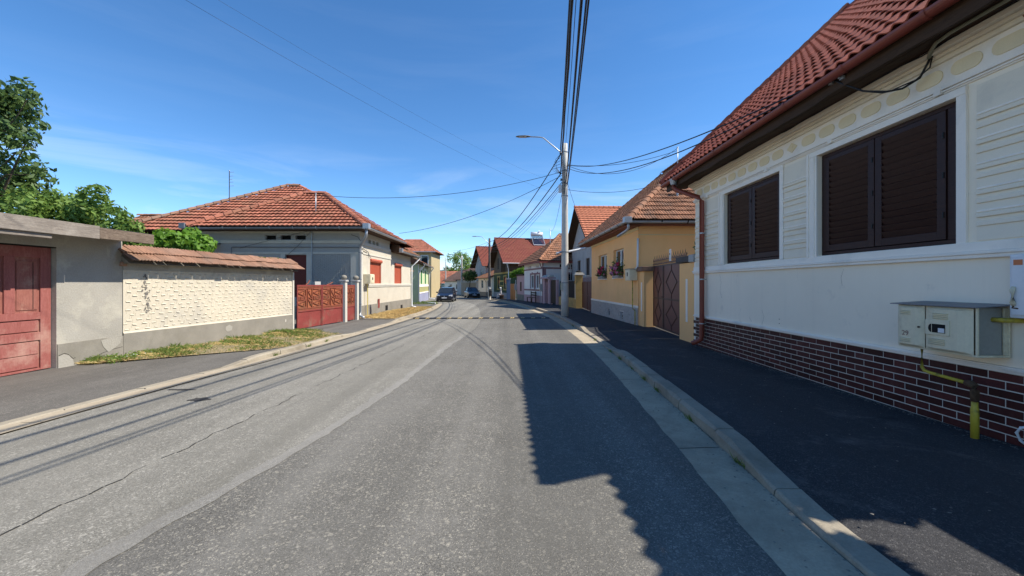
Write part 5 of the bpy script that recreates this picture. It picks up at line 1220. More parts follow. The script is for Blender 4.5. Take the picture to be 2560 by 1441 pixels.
MB().tube([(-18.2,56.3,6.0),(-10.8,56.3,6.0)], .08, 6).build('gutter', m_zinc, th)
# low dark house between, its roof peeping over the green house
# ------------------------------------------------------------------ verges: grass and straw
def blades(name, label, region, n, hmin, hmax, mat, lean=.5, w=.004, cat='grass'):
    mb = MB()
    for _ in range(n):
        pnt = region()
        if pnt is None: continue
        x, y, z, k = pnt; h = random.uniform(hmin,hmax)*k; a = random.random()*6.283; l = random.uniform(.1,lean)*h/ max(.2, 1) * 1.6
        dx, dy = math.cos(a)*w, math.sin(a)*w; lx, ly = math.cos(a+1.57+random.gauss(0,.5))*l, math.sin(a+1.57+random.gauss(0,.5))*l
        mb.poly([(x-dx,y-dy,z),(x+dx,y+dy,z),(x+dx*.6+lx*.4,y+dy*.6+ly*.4,z+h*.65),(x+lx,y+ly,z+h)])
    o = mb.build(name, mat); o['kind'] = 'stuff'; return tag(o, label, cat)
wallx = lambda y: -7.94+.137*(y-8.2)+.03 if y > 8.2 else -7.92
kx = lambda y: fL(y)-.27-.16
def soil(name, y0, y1, fl, fr):
    ys = np.arange(y0, y1+.01, .4); mb = MB(); rows = [[(fl(y)+(fr(y)-fl(y))*t, y, zg(y)+.066+.03*math.sin(3.1*t)*(1 if 0 < t < 1 else 0)+(.02 if t == 1 else 0)) for t in (0,.25,.5,.75,1)] for y in ys]
    mb.loft(rows, False); o = mb.build(name, m_soil); o['kind'] = 'structure'; return o
fr1 = lambda y: wallx(y)+.25+(kx(y)-wallx(y)-.25)*min(1, max(0,(y-7.3)/2.0)) if y < 12 else wallx(y)+.2+(kx(y)-wallx(y)-.2)*max(.2, 1-(y-12)/1.2)
soil('verge_near', 7.4, 12.9, wallx, fr1)
def reg1():
    y = random.uniform(7.3,13.0); t = random.random(); a, b = wallx(y), fr1(y)
    k = .35+.9*abs(math.sin(y*1.9+t*3)*math.sin(y*4.3+t))*(1.25-.7*abs(t-.3)); 
    if random.random() > (.45+.55*math.sin(y*2.7+2*t)**2): return None
    return (a+(b-a)*t, y, zg(y)+.07, k)
blades('grass', 'patchy green grass along the cream garden wall', reg1, 14000, .03, .13, m_grass, .7, .003)
blades('dry_grass', 'dry straw-coloured grass mixed into the verge by the cream wall', reg1, 13000, .02, .08, m_straw, 2.4, .003)
wd = MB()
for k in range(26):
    y = 7.4+random.random()*1.3; x = wallx(y)+random.uniform(.1,.55); leafcloud(wd, (x,y,zg(y)+.10), .09, 26, .028)
for k in range(14):
    y = random.uniform(9,12.5); x = wallx(y)+random.uniform(.05,.9); leafcloud(wd, (x,y,zg(y)+.10), .08, 16, .025)
o = wd.build('weeds', m_leafM); o['kind'] = 'stuff'; tag(o, 'leafy green weeds growing in the verge near the shed', 'weeds')
tag(scatter('daisies', m_plast, [(wallx(y)+random.uniform(.3,.6), y, zg(y)+.16) for y in [random.uniform(7.5,8.3) for _ in range(9)]], .010, .018), 'few white daisies among the weeds near the shed', 'flowers')['kind'] = 'stuff'
soil('verge_far', 17.7, 27, lambda y: FX+.03, lambda y: kx(y)+.0)
def reg2():
    y = random.uniform(17.9,27.5); a, b = FX+.1, kx(y); t = random.random(); return (a+(b-a)*t, y, zg(y)+.075+.09*max(0, math.sin((y-18)*.42))*max(0,1-abs(t-.35)*2), 1)
blades('straw', 'cut straw heaped along the left house plinth', reg2, 12000, .03, .12, m_straw, 2.2, .006, 'straw')
def reg3():
    y = random.uniform(21,28); a, b = FX+.1, kx(y); t = random.uniform(.5,1); return (a+(b-a)*t, y, zg(y)+.08, 1)
blades('grass', 'thin green grass by the kerb before the left house', reg3, 1800, .04, .12, m_grass)
def reg4():
    y = random.uniform(33,38); return (random.uniform(-8.6,kx(y)), y, zg(y)+.06, 1)
blades('grass', 'tuft of grass at the kerb end beside the parked blue car', reg4, 1500, .05, .18, m_grass)
kt = MB()
for (x, y) in ((fR(7.1)+GW+.01,7.1),(fR(5.6)+GW+.01,5.6),(fR(6.3)+GW,6.3),(fL(8.6)-.26,8.6),(fL(9.9)-.26,9.9),(fL(10.8)-.26,10.8),(fR(4.4)+GW,4.4),(fR(8.1)+GW,8.1),(fR(9.0)+GW,9.0),(fR(3.3)+GW,3.3),(4.27,5.1),(4.27,6.7),(4.27,8.2),(4.27,4.5),(fR(11)+GW,11.),(fR(15)+GW,15.)):
    for _ in range(40):
        a = random.random()*6.28; h = random.uniform(.03,.10); xx = x+random.gauss(0,.012); yy = y+random.gauss(0,.05); l = h*.7
        kt.poly([(xx-.004,yy,zg(yy)+.01),(xx+.004,yy,zg(yy)+.01),(xx+math.cos(a)*l,yy+math.sin(a)*l,zg(yy)+.01+h)])
o = kt.build('kerb_weeds', m_grass); o['kind'] = 'stuff'; tag(o, 'small weed tufts sprouting along the kerb joints', 'weeds')
# ================================================================== green house with the big red roof and its neighbours
gz = zg(52)+.1; gr = R(13.5)
gn = local(thing('house', 'dark green house with timber gable and large red roof carrying a solar heater', 'house', (-.35,48.6,gz), gr))
m_dgreen = M_('dark_green_render', (.055,.085,.04), .9, .15, 2, 60, .2); m_ytrim = M_('yellow_band', (.50,.37,.12), .85, .1, 2, 60, .1); m_timber = woodmat('gable_timber', (.10,.075,.05), (.19,.15,.105), (9,9,1.2), .9); m_btim = woodmat('brown_timber', (.07,.035,.02), (.12,.065,.035), (9,9,1.2), .8)
def q(z): return z-gz
Wn = [(1.6,2.9,q(.9),q(2.4)),(5.6,6.9,q(.9),q(2.4))]
mb = MB(); wallgrid(mb, (0,0,0), (0,1,0), 9.8, -.3, q(3.0), Wn, (-1,0,0), .12); mb.poly([(0,0,-.3),(8,0,-.3),(8,0,q(3)),(0,0,q(3))]); mb.build('wall', m_dgreen, gn)
MB().box(-.03,.001,0,9.8,-.3,q(.35)).build('plinth', m_grey, gn)
for (a, b, c, d) in Wn:
    w = MB().box(.05,.08,a,b,c,d).build('window', woodmat('brown_win', (.11,.05,.025), (.16,.08,.04)), gn); MB().box(.04,.0499,a+.1,b-.1,c+.1,d-.1).build('pane', m_glass, w)
    MB().box(-.04,.001,a-.22,a,c-.12,d).box(-.04,.001,b,b+.22,c-.12,d).box(-.05,.001,a-.3,b+.3,d,d+.18).box(-.06,.001,a-.3,b+.3,c-.22,c-.08).build('surround', m_ytrim, w)
MB().box(-.05,.001,-.05,9.8,q(2.8),q(3.0)).box(-.05,8,-.05,.001,q(2.8),q(3.0)).box(-.04,.001,3.2,5.4,q(1.75),q(1.95)).box(-.04,.001,3.2,5.4,q(1.15),q(1.3)).build('trim_band', m_ytrim, gn)
k = [(0,.1,q(3.0)),(0,9.7,q(3.0)),(0,9.7,q(4.3)),(0,4.9,q(7.2)),(0,.1,q(4.3))]
MB().prism(k[::-1], (.1,0,0)).build('gable_boards', m_timber, gn); MB().box(.1,8,.05,.1,q(3.0),q(4.4)).build('eave_boards', m_btim, gn)
MB().box(-.55,.02,2.2,3.6,q(3.0),q(5.2)).build('dormer_box', m_timber, gn); MB().box(-.03,-.001,5.8,6.9,q(3.5),q(5.0)).build('gable_window', m_dark, gn)
zE, zR = q(4.0), q(7.55)
rp = MB()
rp.prism([(-.9,-.55,zE),(-.9,4.9,zR),(-.9,4.9,zR-.15),(-.9,-.55,zE-.15)], (8.6,0,0)); rp.prism([(-.9,10.35,zE),(-.9,10.35,zE-.15),(-.9,4.9,zR-.15),(-.9,4.9,zR)], (8.6,0,0))
gnr = rp.build('roof', m_btim, gn); tt = MB(); courses(tt, (-.9,-.55,zE+.01), (7.7,-.55,zE+.01), (-.9,4.9,zR+.01), (7.7,4.9,zR+.01), .35, .2, .03, .01, .02, 4); tt.build('roof_tiles', m_mtile, gnr)['kind'] = 'stuff'
ridge_run(gnr, (-.9,4.9,zR+.03), (7.7,4.9,zR+.03), .12, .5, m_mtile)
MB().tube([(-.9,-.62,zE-.03),(7.7,-.62,zE-.03)], .07, 6).build('gutter', m_zinc, gn); MB().tube([(-.4,-.6,zE-.1),(-.15,-.2,q(3.3)),(-.1,-.1,q(2.9)),(-.1,-.1,0)], .05, 8).build('downpipe', m_plast, gn)
sv = local(thing('solar_water_heater', 'silver tank solar water heater on the ridge of the red roof', 'solar heater', (-.35,48.6,gz), gr))
def onr(x, t, h): n = Vector((0,-3.55,5.45)).normalized(); b = Vector((x,-.55+5.45*t,zE+3.55*t)); return b+n*h
MB().tube([onr(4.1,1.02,.75),onr(5.7,1.02,.75)], .26, 14).build('tank', m_plast, sv, smooth=True); MB().tube([onr(5.2,1.02,1.0),onr(5.2,1.02,1.2)], .12, 8).build('feed_tank', m_plast, sv)
for k in range(18): x = 4.15+k*.088; MB().tube([onr(x,1.0,.6),onr(x,.72,.16)], .03, 5).build('vacuum_tube', glassmat('tube_glass', (.03,.04,.07)) if k == 0 else bpy.data.materials['tube_glass'], sv)
MB().box(0,1.65,-.04,.04,-.03,.05).build('bottom_rail', m_plast, sv, world=False).matrix_local = Matrix.Translation(onr(4.08,.71,.14))
for x in (4.1,5.7): MB().bar(onr(x,1.0,.5), onr(x,.95,.0), .04, .04).build('leg', m_zinc, sv); MB().bar(onr(x,1.0,.6), onr(x,.71,.12), .04, .04).build('side_rail', m_zinc, sv)
# pink wall, orange door, blue pillar
pw = thing('garden_wall', 'short pink rendered wall with dark coping past the mauve trimmed house', 'wall', (.9,41.5,0)); MB().prism([(1.22,40.3,-.4),(.52,43.0,-.4),(.52,43.0,2.35),(1.22,40.3,2.35)], (.3,0,0)).build('wall', m_pink, pw); MB().prism([(1.10,40.3,2.35),(.40,43.0,2.35),(.40,43.0,2.5),(1.10,40.3,2.5)], (.6,0,0)).build('coping', m_soffit, pw); MB().prism([(1.2,40.3,-.4),(.5,43.0,-.4),(.5,43.0,.4),(1.2,40.3,.4)], (.02,0,0)).build('plinth', m_plinth, pw)
MB().prism([(.975,41.2,.75),(.84,41.75,.75),(.84,41.75,1.7),(.975,41.2,1.7)], (.02,0,0)).build('niche', m_btim, pw)
od, gl = gate_between('door', 'orange varnished wooden door between grey box and blue pillar', (-.20,45.4,zg(45)+.13), (.42,43.2,zg(45)+.13)); m_orw = woodmat('orange_wood', (.48,.17,.04), (.62,.27,.08), (9,9,1.2), .5)
for a, b in ((.1,gl/2-.01),(gl/2+.01,gl-.1)):
    lf = box('door_leaf', m_orw, od, a, b, -.03, .03, 0, 1.75); boxes('door_panel', m_orw, lf, [(a+.1,b-.1,-.05,-.0301,.15+k*.55,.55+k*.55) for k in range(3)], .02)
bp = pillar('gate_pillar', 'blue rendered pillar beside the orange wooden door', -.62, -.2, 45.4, 46.2, zg(45)+.1, 2.0, M_('blue_render', (.13,.19,.30), .9, .1, 2, 60, .1)); MB().box(-.68,-.14,45.34,46.26,2.001,2.12).build('cap', m_grey, bp)
gbx = thing('gas_meter_box', 'grey gas box on a thin pipe in front of the orange door', 'meter box', (.35,43.0,1)); MB().box(.25,.55,42.9,43.2,.85,1.45).build('cabinet', m_grey, gbx, bevel=.02); MB().tube([(.4,43.05,1.45),(.4,43.05,1.9)], .05, 8).build('pipe', m_zinc, gbx); MB().tube([(.4,43.05,.85),(.4,43.05,-.3)], .03, 6).build('pipe', m_zinc, gbx)
# person on a stool before the green house
pz = zg(48)+.13; px, py = -1.30, 47.3
bnc = thing('bench', 'low dark plank bench against the green house wall', 'bench', (px+.1,py,pz)); MB().box(px-.2,px+.35,py-.7,py+1.2,pz+.40,pz+.45).build('seat', m_btim, bnc)
for yy in (py-.6,py+1.1): MB().box(px-.15,px+.3,yy-.04,yy+.04,pz,pz+.40).build('leg', m_btim, bnc)
me = bpy.data.meshes.new('body')
J = {'pel':(0,0,.52,.15),'waist':(.02,0,.72,.14),'chest':(.0,0,.92,.16),'neck':(-.02,0,1.10,.055),'head':(-.04,0,1.22,.095),'top':(-.04,0,1.31,.07),
 'hl':(-.02,.09,.50,.10),'kl':(-.42,.11,.50,.07),'al':(-.44,.11,.09,.045),'tl':(-.58,.12,.04,.04),'hr':(-.02,-.09,.50,.10),'kr':(-.42,-.10,.50,.07),'ar':(-.42,-.10,.09,.045),'tr':(-.56,-.11,.04,.04),
 'sl':(.0,.19,1.02,.06),'el':(-.08,.25,.76,.045),'wl':(-.30,.14,.62,.032),'fl':(-.38,.12,.60,.03),'sr':(.0,-.19,1.02,.06),'er':(-.08,-.25,.76,.045),'wr':(-.30,-.14,.62,.032),'fr':(-.38,-.12,.60,.03)}
Kk = list(J); ed = [('pel','waist'),('waist','chest'),('chest','neck'),('neck','head'),('head','top'),('pel','hl'),('hl','kl'),('kl','al'),('al','tl'),('pel','hr'),('hr','kr'),('kr','ar'),('ar','tr'),('chest','sl'),('sl','el'),('el','wl'),('wl','fl'),('chest','sr'),('sr','er'),('er','wr'),('wr','fr')]
me.from_pydata([J[k][:3] for k in Kk], [(Kk.index(a),Kk.index(b)) for a,b in ed], []); me.materials.append(M_('pale_clothes', (.42,.40,.40), .9, .3, 4, 40, .1)); me.update()
pe = bpy.data.objects.new('person', me); COL.objects.link(pe); pe.location = (px-.02,py+.2,pz); pe.rotation_euler = (0,0,gr)
pe.modifiers.new('s','SKIN'); sub = pe.modifiers.new('u','SUBSURF'); sub.levels = 1; sub.render_levels = 1
for i, k in enumerate(Kk): me.skin_vertices[0].data[i].radius = (J[k][3],J[k][3]); me.skin_vertices[0].data[i].use_root = (k == 'pel')
tag(pe, 'person in pale clothes and white hat sitting on the bench by green wall', 'person')
ht = MB().lathe([(.11,0),(.115,.03),(.10,.09),(.05,.12),(.01,.125)], (px-.07,py+.19,pz+1.24), 10).build('hat', m_plast, smooth=True); ht.parent = pe; ht.matrix_parent_inverse = (Matrix.Translation((px-.02,py+.2,pz)) @ Matrix.Rotation(gr,4,'Z')).inverted()

def simple_house(name, label, loc, rz, W_, L_, eave, rise, wall, tile, wins=(), gable='x', ov=.5, frame=None, side=-1):
    """box house, facade on local x=0 looking toward side*x, ridge along local 'x' (gable to the street) or 'y'"""
    t = local(thing(name, label, 'house', loc, rz)); x1 = -side*W_
    mb = MB(); wallgrid(mb, (0,0,0), (0,1,0), L_, -.6, eave, list(wins), (side,0,0), .12)
    mb.poly([(0,0,-.6),(x1,0,-.6),(x1,0,eave),(0,0,eave)]); mb.poly([(0,L_,-.6),(x1,L_,-.6),(x1,L_,eave),(0,L_,eave)])
    if gable == 'x': mb.poly([(0,0,eave),(0,L_,eave),(0,L_/2,eave+rise*.93)])
    else: mb.poly([(0,0,eave),(x1,0,eave),(x1/2,0,eave+rise*.93)])
    mb.build('wall', wall, t)
    for (a, b, c, d) in wins:
        w = MB().box(-side*.08-.02,-side*.08+.02,a,b,c,d).build('window', m_plast, t); MB().box(-side*.055-.003,-side*.055+.003,a+.08,b-.08,c+.08,d-.08).build('pane', m_glass, w)
    xa, xb = side*ov, x1-side*ov
    tt = MB()
    if gable == 'x':
        sl = [((xa,-ov,eave-.1),(xb,-ov,eave-.1),(xa,L_/2,eave+rise),(xb,L_/2,eave+rise)),((xa,L_+ov,eave-.1),(xb,L_+ov,eave-.1),(xa,L_/2,eave+rise),(xb,L_/2,eave+rise))]
    else:
        sl = [((xa,-ov,eave-.1),(xa,L_+ov,eave-.1),(x1/2,-ov,eave+rise),(x1/2,L_+ov,eave+rise)),((xb,-ov,eave-.1),(xb,L_+ov,eave-.1),(x1/2,-ov,eave+rise),(x1/2,L_+ov,eave+rise))]
    un = MB()
    for (a, b, c, d) in sl: un.poly([Vector(a)-Vector((0,0,.05)),Vector(b)-Vector((0,0,.05)),Vector(d)-Vector((0,0,.05)),Vector(c)-Vector((0,0,.05))]); courses(tt, a, b, c, d, .35, .25, .03, .02, .03, 3)
    r_ = un.build('roof', frame or m_soffit, t); tt.build('roof_tiles', tile, r_)['kind'] = 'stuff'
    a, c, d = sl[0][0], sl[0][2], sl[0][3]; ridge_run(r_, Vector(c)+Vector((0,0,.05)), Vector(d)+Vector((0,0,.05)), .13, .45, tile)
    return t
whf = simple_house('house', 'white house with dropped tile roof and grey plinth behind the dark pole', (-2.95,58.6,zg(60)), R(20), 7, 7.5, 3.0, 1.6, m_white, m_wtile, [(1.2,2.4,1.3,2.6),(4.6,5.8,1.3,2.6)], 'y', .5)
MB().box(-.04,0,0,7.5,-.6,.75).build('plinth', m_plinth, whf); MB().tube([(-.5,2.6,2.85),(-.15,2.5,2.3),(-.1,2.5,0)], .05, 6).build('downpipe', m_dzinc, whf)
simple_house('house', 'tall house with steep red tile gable behind the dark pole', (-4.4,66.5,zg(68)), R(20), 8, 6.6, 5.1, 3.4, m_grey, m_mtile, [(2.0,3.0,3.2,4.4)], 'x', .8)
simple_house('house', 'grey house with broad brown tile roof behind the black car', (-6.7,76.0,zg(75)), R(32), 9, 9, 3.1, 3.2, m_grey, m_btile, [(2,3.2,1,2.3),(5,6.2,1,2.3)], 'y', .7)
simple_house('house', 'small pale house with dark roof left of the third pole', (-10.6,84,zg(84)), R(35), 8, 8, 2.9, 2.4, m_white, m_btile, [(1.5,2.6,1,2.2),(4.5,5.6,1,2.2)], 'y', .6)
cwl = thing('garden_wall', 'sunlit cream wall with white pillar behind the black car', 'wall', (-7,70,zg(70))); MB().box(-8.9,-6.3,70.0,70.3,-1,1.7).build('wall', m_creamw, cwl); MB().box(-6.3,-5.8,69.8,70.3,-1,1.9).build('pillar', m_trim, cwl, bevel=.04); MB().lathe([(.4,0),(.42,.15),(.2,.3),(.25,.4),(.05,.5)], (-6.05,70.05,1.9), 10).build('urn', m_trim, cwl)
# far cross house with orange roof
fo = thing('house', 'low cream house with long orange roof closing the end of the street', 'house', (-16,97,zg(97))); MB().box(-24,-12.2,96,103,-1.2,1.7).build('wall', M_('far_cream', (.58,.50,.33), .9, .1, .5, 20, .1), fo)
e0, e1 = Vector((-25,95.4,1.55)), Vector((-11.6,95.4,1.55)); t0, t1 = Vector((-25,99.5,4.6)), Vector((-13.4,99.5,4.6))
r_ = MB().poly([e0,e1,t1,t0]).poly([e1,Vector((-11.6,103.5,1.55)),t1]).build('roof', m_soffit, fo); tt = MB(); courses(tt, e0+up, e1+up, t0+up, t1+up, .4, .3, .03, .02, .03, 3); tt.build('roof_tiles', m_otile, r_)['kind'] = 'stuff'
fw_ = thing('garden_wall', 'long low cream wall before the orange roofed house at street end', 'wall', (-17,92,zg(92))); MB().box(-26,-13.2,92,92.4,-1.3,.75).build('wall', m_creamw, fw_); MB().box(-26.1,-13.1,91.9,92.5,.751,.85).build('coping', m_postw, fw_)

# ================================================================== poles, lamps, cables
def pole(name, label, x, y, z0, zt, r0, r1, mat, arm, armz, armlen, group='street lighting poles'):
    t = thing(name, label, 'utility pole', (x,y,z0), 0, group)
    zs_ = np.linspace(z0-.2, zt, 9); MB().tube([(x,y,z) for z in zs_], [r0+(r1-r0)*k/8 for k in range(9)], 18).build('shaft', mat, t, smooth=True)
    a = MB().tube([(x,y-.05,armz-.55),(x-.10,y-.1,armz-.45),(x-armlen*.62,y-.15,armz+.18*armlen),(x-armlen*.72,y-.16,armz+.20*armlen),(x-armlen,y-.18,armz+.205*armlen)], .028, 8).build('lamp_arm', m_zinc, t, smooth=True)
    hx, hz_ = x-armlen, armz+.205*armlen
    h = MB(); rings = []
    for s, w, hh in ((0,.05,.03),(.06,.09,.05),(.25,.13,.06),(.55,.12,.045),(.68,.06,.02)):
        rings.append([(hx+.02-s, y-.18+w*math.cos(k), hz_+ (hh*math.sin(k) if math.sin(k) > 0 else .25*hh*math.sin(k))) for k in np.linspace(0,2*math.pi,11)[:-1]])
    hd = h.loft(rings).build('lamp_head', M_('lamp_grey', (.16,.165,.17), .5, .1) if 'lamp_grey' not in bpy.data.materials else bpy.data.materials['lamp_grey'], a, smooth=True)
    MB().box(hx-.52,hx-.16,y-.26,y-.10,hz_-.026,hz_-.014).build('lamp_lens', m_curt, hd)
    return t
P1 = (2.50,18.92); pz1 = zg(18.9)+.13
p1_ = pole('utility_pole', 'tall pale concrete pole with street lamp on the right pavement', P1[0], P1[1], pz1, 8.12, .185, .125, m_poleC, 0, 8.05, 1.66)
for z, r in ((7.72,.142),(6.85,.15),(6.25,.155),(5.65,.158),(3.0,.175),(1.55,.18)): MB().tube([(P1[0],P1[1],z-.02),(P1[0],P1[1],z+.02)], r, 18).build('strap', m_dzinc, p1_)
MB().box(P1[0]-.30,P1[0]-.15,18.85,19.0,5.82,6.18).build('junction_box', m_plast, p1_, bevel=.01); MB().box(P1[0]-.215,P1[0]-.17,18.72,18.80,1.2,1.55).build('notice', M_('notice_paper', (.55,.53,.40), .9, .3, 12, 60), p1_)
for dx, z in ((-.22,7.66),(-.22,6.72),(.15,7.12),(-.18,6.42)): MB().tube([(P1[0]+dx,18.9,z),(P1[0]+dx*.4,18.9,z)], .02, 6).tube([(P1[0]+dx,18.9,z-.07),(P1[0]+dx,18.9,z+.06)], .03, 6).build('clamp', m_black, p1_)
jl = MB()
for k in range(5):
    a = random.uniform(0,6); jl.tube([(P1[0]-.22,18.85,7.6-k*.15),(P1[0]-.45-.05*k,18.8,7.35-k*.12),(P1[0]-.38,18.8,6.9-k*.05),(P1[0]-.20,18.83,6.7)], .010, 5)
for k in range(4): jl.tube([(P1[0]-.16+.06*k,18.74,7.5-.2*k),(P1[0]-.12+.05*k,18.73,6.6),(P1[0]-.15+.04*k,18.74,5.7)], .010, 5)
jl.build('jumper_cable', m_cable, p1_)['kind'] = 'stuff'
MB().tube([(P1[0]+.17,18.9,3.02),(P1[0]+.45,18.95,3.08),(P1[0]+1.0,19.1,3.2)], .05, 8).build('bracket_pipe', m_plast, p1_)
MB().tube([(P1[0]-.17,18.85,3.0),(P1[0]-.42,18.8,2.92)], .05, 8).build('bracket_pipe', m_zinc, p1_)
P2 = (-2.72,48.3); pole2 = pole('utility_pole', 'dark weathered pole with street lamp before the green house', P2[0], P2[1], zg(48)+.1, 7.0, .17, .12, M_('dark_pole', (.10,.085,.075), .9, .3, 3, 40, .2, dirt=((.3,.28,.25), .7, 1.5)), 0, 6.9, 1.45)
MB().tube([(P2[0],P2[1],-.5),(P2[0],P2[1],1.15)], [.178,.172], 14).build('base_sleeve', m_poleC, pole2)
bn2 = thing('litter_bin', 'dark green litter bin hung on the dark pole', 'litter bin', (P2[0]+.1,48.0,0)); MB().lathe([(.14,0),(.19,.05),(.20,.62),(.21,.65),(.17,.68)], (P2[0]+.12,48.02,.02), 12).build('bucket', m_black, bn2); MB().lathe([(.22,0),(.20,.06),(.03,.14)], (P2[0]+.12,48.02,.74), 12).build('lid', m_black, bn2)
P3 = (-8.95,71.2); pole3 = pole('utility_pole', 'grey concrete pole with street lamp near the far red bin', P3[0], P3[1], zg(71), 6.5, .18, .12, m_poleC, 0, 6.4, 1.5)
bn3 = thing('litter_bin', 'orange red litter bin at the foot of the far grey pole', 'litter bin', (-8.6,71,zg(71))); MB().lathe([(.22,0),(.26,.1),(.27,.9),(.2,1.0)], (-8.62,70.95,zg(71)+.3), 10).build('bucket', paint('orange_red', (.42,.06,.03), .6), bn3); MB().tube([(-8.62,70.95,zg(71)),(-8.62,70.95,zg(71)+.3)], .04, 6).build('post', m_zinc, bn3)
P4 = (-15.0,90.5); pole('utility_pole', 'thin farthest pole in front of the orange roofed house', P4[0], P4[1], zg(90), 7.4, .15, .09, m_poleC, 0, 7.2, 1.3)
sg = thing('road_sign', 'square green and white crossing sign beyond the parked cars', 'sign', (-12.9,75,zg(75))); MB().box(-13.2,-12.6,74.95,75,.95,1.6).build('plate', m_plast, sg); MB().box(-13.13,-12.67,74.93,74.9499,1.02,1.53).build('green_field', paint('sign_green', (.01,.14,.07), .5), sg); MB().prism([(-12.9-.10,74.925,1.12),(-12.9+.10,74.925,1.12),(-12.9,74.925,1.42)],(0,.004,0)).build('walker_symbol', m_plast, sg); MB().tube([(-12.9,75.05,-.7),(-12.9,75.05,1.5)], .04, 6).build('post', m_zinc, sg)
for x, y, lab in ((-13.6,76,'dark back of a round road sign left of the crossing sign'),(-11.9,76,'dark back of a round road sign right of the crossing sign')):
    s_ = thing('road_sign', lab, 'sign', (x,y,zg(76))); MB().tube([(x,y,.78),(x,y+.03,.78)], .30, 12).build('plate', m_dark, s_); MB().tube([(x,y+.06,-.7),(x,y+.06,1.0)], .035, 6).build('post', m_zinc, s_)
def cable(label, a, b, sag, r, name='overhead_cable', n=24, group='overhead cables', wav=0):
    a = Vector(a); b = Vector(b); pts = []
    for i in range(n+1): t = i/n; p = a.lerp(b, t); p.z -= sag*4*t*(1-t); p.x += wav*math.sin(i*2.1)*.5; pts.append(p)
    o = MB().tube(pts, r, 6).build(name, m_cable, smooth=True); return tag(o, label, 'cable', group)
B0 = -16.0
for k, (dx, z, bx, r, sag, lab) in enumerate(((-.22,7.66,-1.38,.026,1.06,'thick black leftmost cable running overhead from the lamp pole toward the camera'),(-.20,6.78,-1.39,.028,.60,'twisted black cable second from left overhead, dropping to the lower pole clamp'),(.02,7.9,-1.50,.008,1.14,'thin cable in the middle of the overhead bundle from the lamp pole'),(.05,6.30,-1.56,.023,.75,'thick cable second from right in the overhead bundle'),(.10,6.22,-1.55,.014,1.04,'rightmost cable in the overhead bundle, upper strand'),(.12,6.18,-1.53,.014,1.10,'rightmost cable in the overhead bundle, lower strand'))):
    cable(lab, (P1[0]+dx,18.9,z), (bx,B0,z), sag, r, wav=.02 if k == 1 else 0)
for k, (z1, z2, dx, r, sag, lab) in enumerate(((7.62,6.6,-.2,.026,.9,'uppermost thick cable from the lamp pole to the dark pole'),(6.70,6.1,-.2,.026,.9,'second thick cable from the lamp pole to the dark pole'),(6.3,5.7,-.15,.018,.7,'upper thin cable from the lamp pole to the dark pole'),(6.22,5.55,-.12,.010,.8,'middle thin cable from the lamp pole to the dark pole'),(6.15,5.4,-.10,.009,1.0,'lowest thin cable from the lamp pole to the dark pole'))):
    cable(lab, (P1[0]+dx,18.95,z1), (P2[0]+.05,48.3,z2), sag, r)
for k, (z1, z2, sag) in enumerate(((6.55,6.1,.7),(6.0,5.8,.9),(5.6,5.5,1.1))): cable(('upper','middle','lower')[k]+' cable sagging from the dark pole to the third pole', (P2[0],48.3,z1), (P3[0],71.2,z2), sag, .018)
cable('cable from the left house mast to the lamp pole', (-9.10,18.55,5.62), (P1[0]-.15,18.85,6.78), .55, .011)
cable('cable from the farther left house eave to the lamp pole', (-6.6,23.4,4.45), (P1[0]-.15,18.9,6.62), .45, .011)
cable('thin cable from the tall ochre house to the dark pole', (-11.2,57,6.4), (P2[0],48.3,6.6), .6, .012)
cable('upper cable from the lamp pole to the yellow house mast', (P1[0]+.14,18.9,7.12), (7.45,18.0,7.50), .28, .010); cable('drooping cable from the lamp pole to the yellow house mast', (P1[0]+.14,18.9,7.08), (7.45,18.0,7.60), .72, .010)
cable('upper service cable from the lamp pole to the white house eave bracket', (P1[0]+.12,18.85,7.10), (3.78,4.76,3.95), .42, .011); cable('low cable from the lamp pole to the yellow house roof', (P1[0]+.14,18.9,5.95), (6.0,17.6,5.75), .18, .009)
cable('lower service cable from the lamp pole to the white house eave bracket', (P1[0]+.12,18.85,6.95), (3.78,4.62,3.93), .62, .011); cable('cable from the lamp pole to the grey house gable', (P1[0]+.12,18.95,6.3), (5.2,27.5,4.7), .2, .009)
cable('thin cable from the lamp pole to the mauve trimmed house mast', (P1[0]-.1,18.95,6.0), (3.5,36.6,6.4), .7, .009)
cable('upper of two thin cables crossing the open sky on the left', (P1[0]-.3,19.3,6.35), (-4.45,5.5,5.65), .25, .0016); cable('lower of two thin cables crossing the open sky on the left', (P1[0]-.3,19.3,5.85), (-4.62,5.5,5.48), .30, .0021)

# ------------------------------------------------------------------ speed bump
sbp = thing('speed_bump', 'black rubber speed bump with slanted yellow markings across the road', 'speed bump', (-1.3,19.0,zg(19)))
nseg = 13; A = Vector((-4.62,18.75,zg(18.7))); B = Vector((1.78,19.1,zg(19))); d = (B-A)/nseg; nrm = Vector((-d.y,d.x,0)).normalized()
for k in range(nseg):
    a = A+d*(k+.01); b = A+d*(k+.99); prof = [(-.19,.006),(-.17,.018),(-.09,.045),(0,.052),(.09,.045),(.17,.018),(.19,.006)]
    sgm = MB().loft([[p_+nrm*s+Vector((0,0,h)) for s, h in prof] for p_ in (a, b)]).build('bump_segment', m_black, sbp)
    for f in (.16,.36):
        c0 = A+d*(k+f); c1 = A+d*(k+f+.13); sl_ = d*.14
        MB().prism([c0+nrm*-.172+Vector((0,0,.021)),c1+nrm*-.172+Vector((0,0,.021)),c1+sl_+nrm*-.06+Vector((0,0,.054)),c0+sl_+nrm*-.06+Vector((0,0,.054))], (0,0,.004)).build('yellow_marker', m_yellow, sgm)

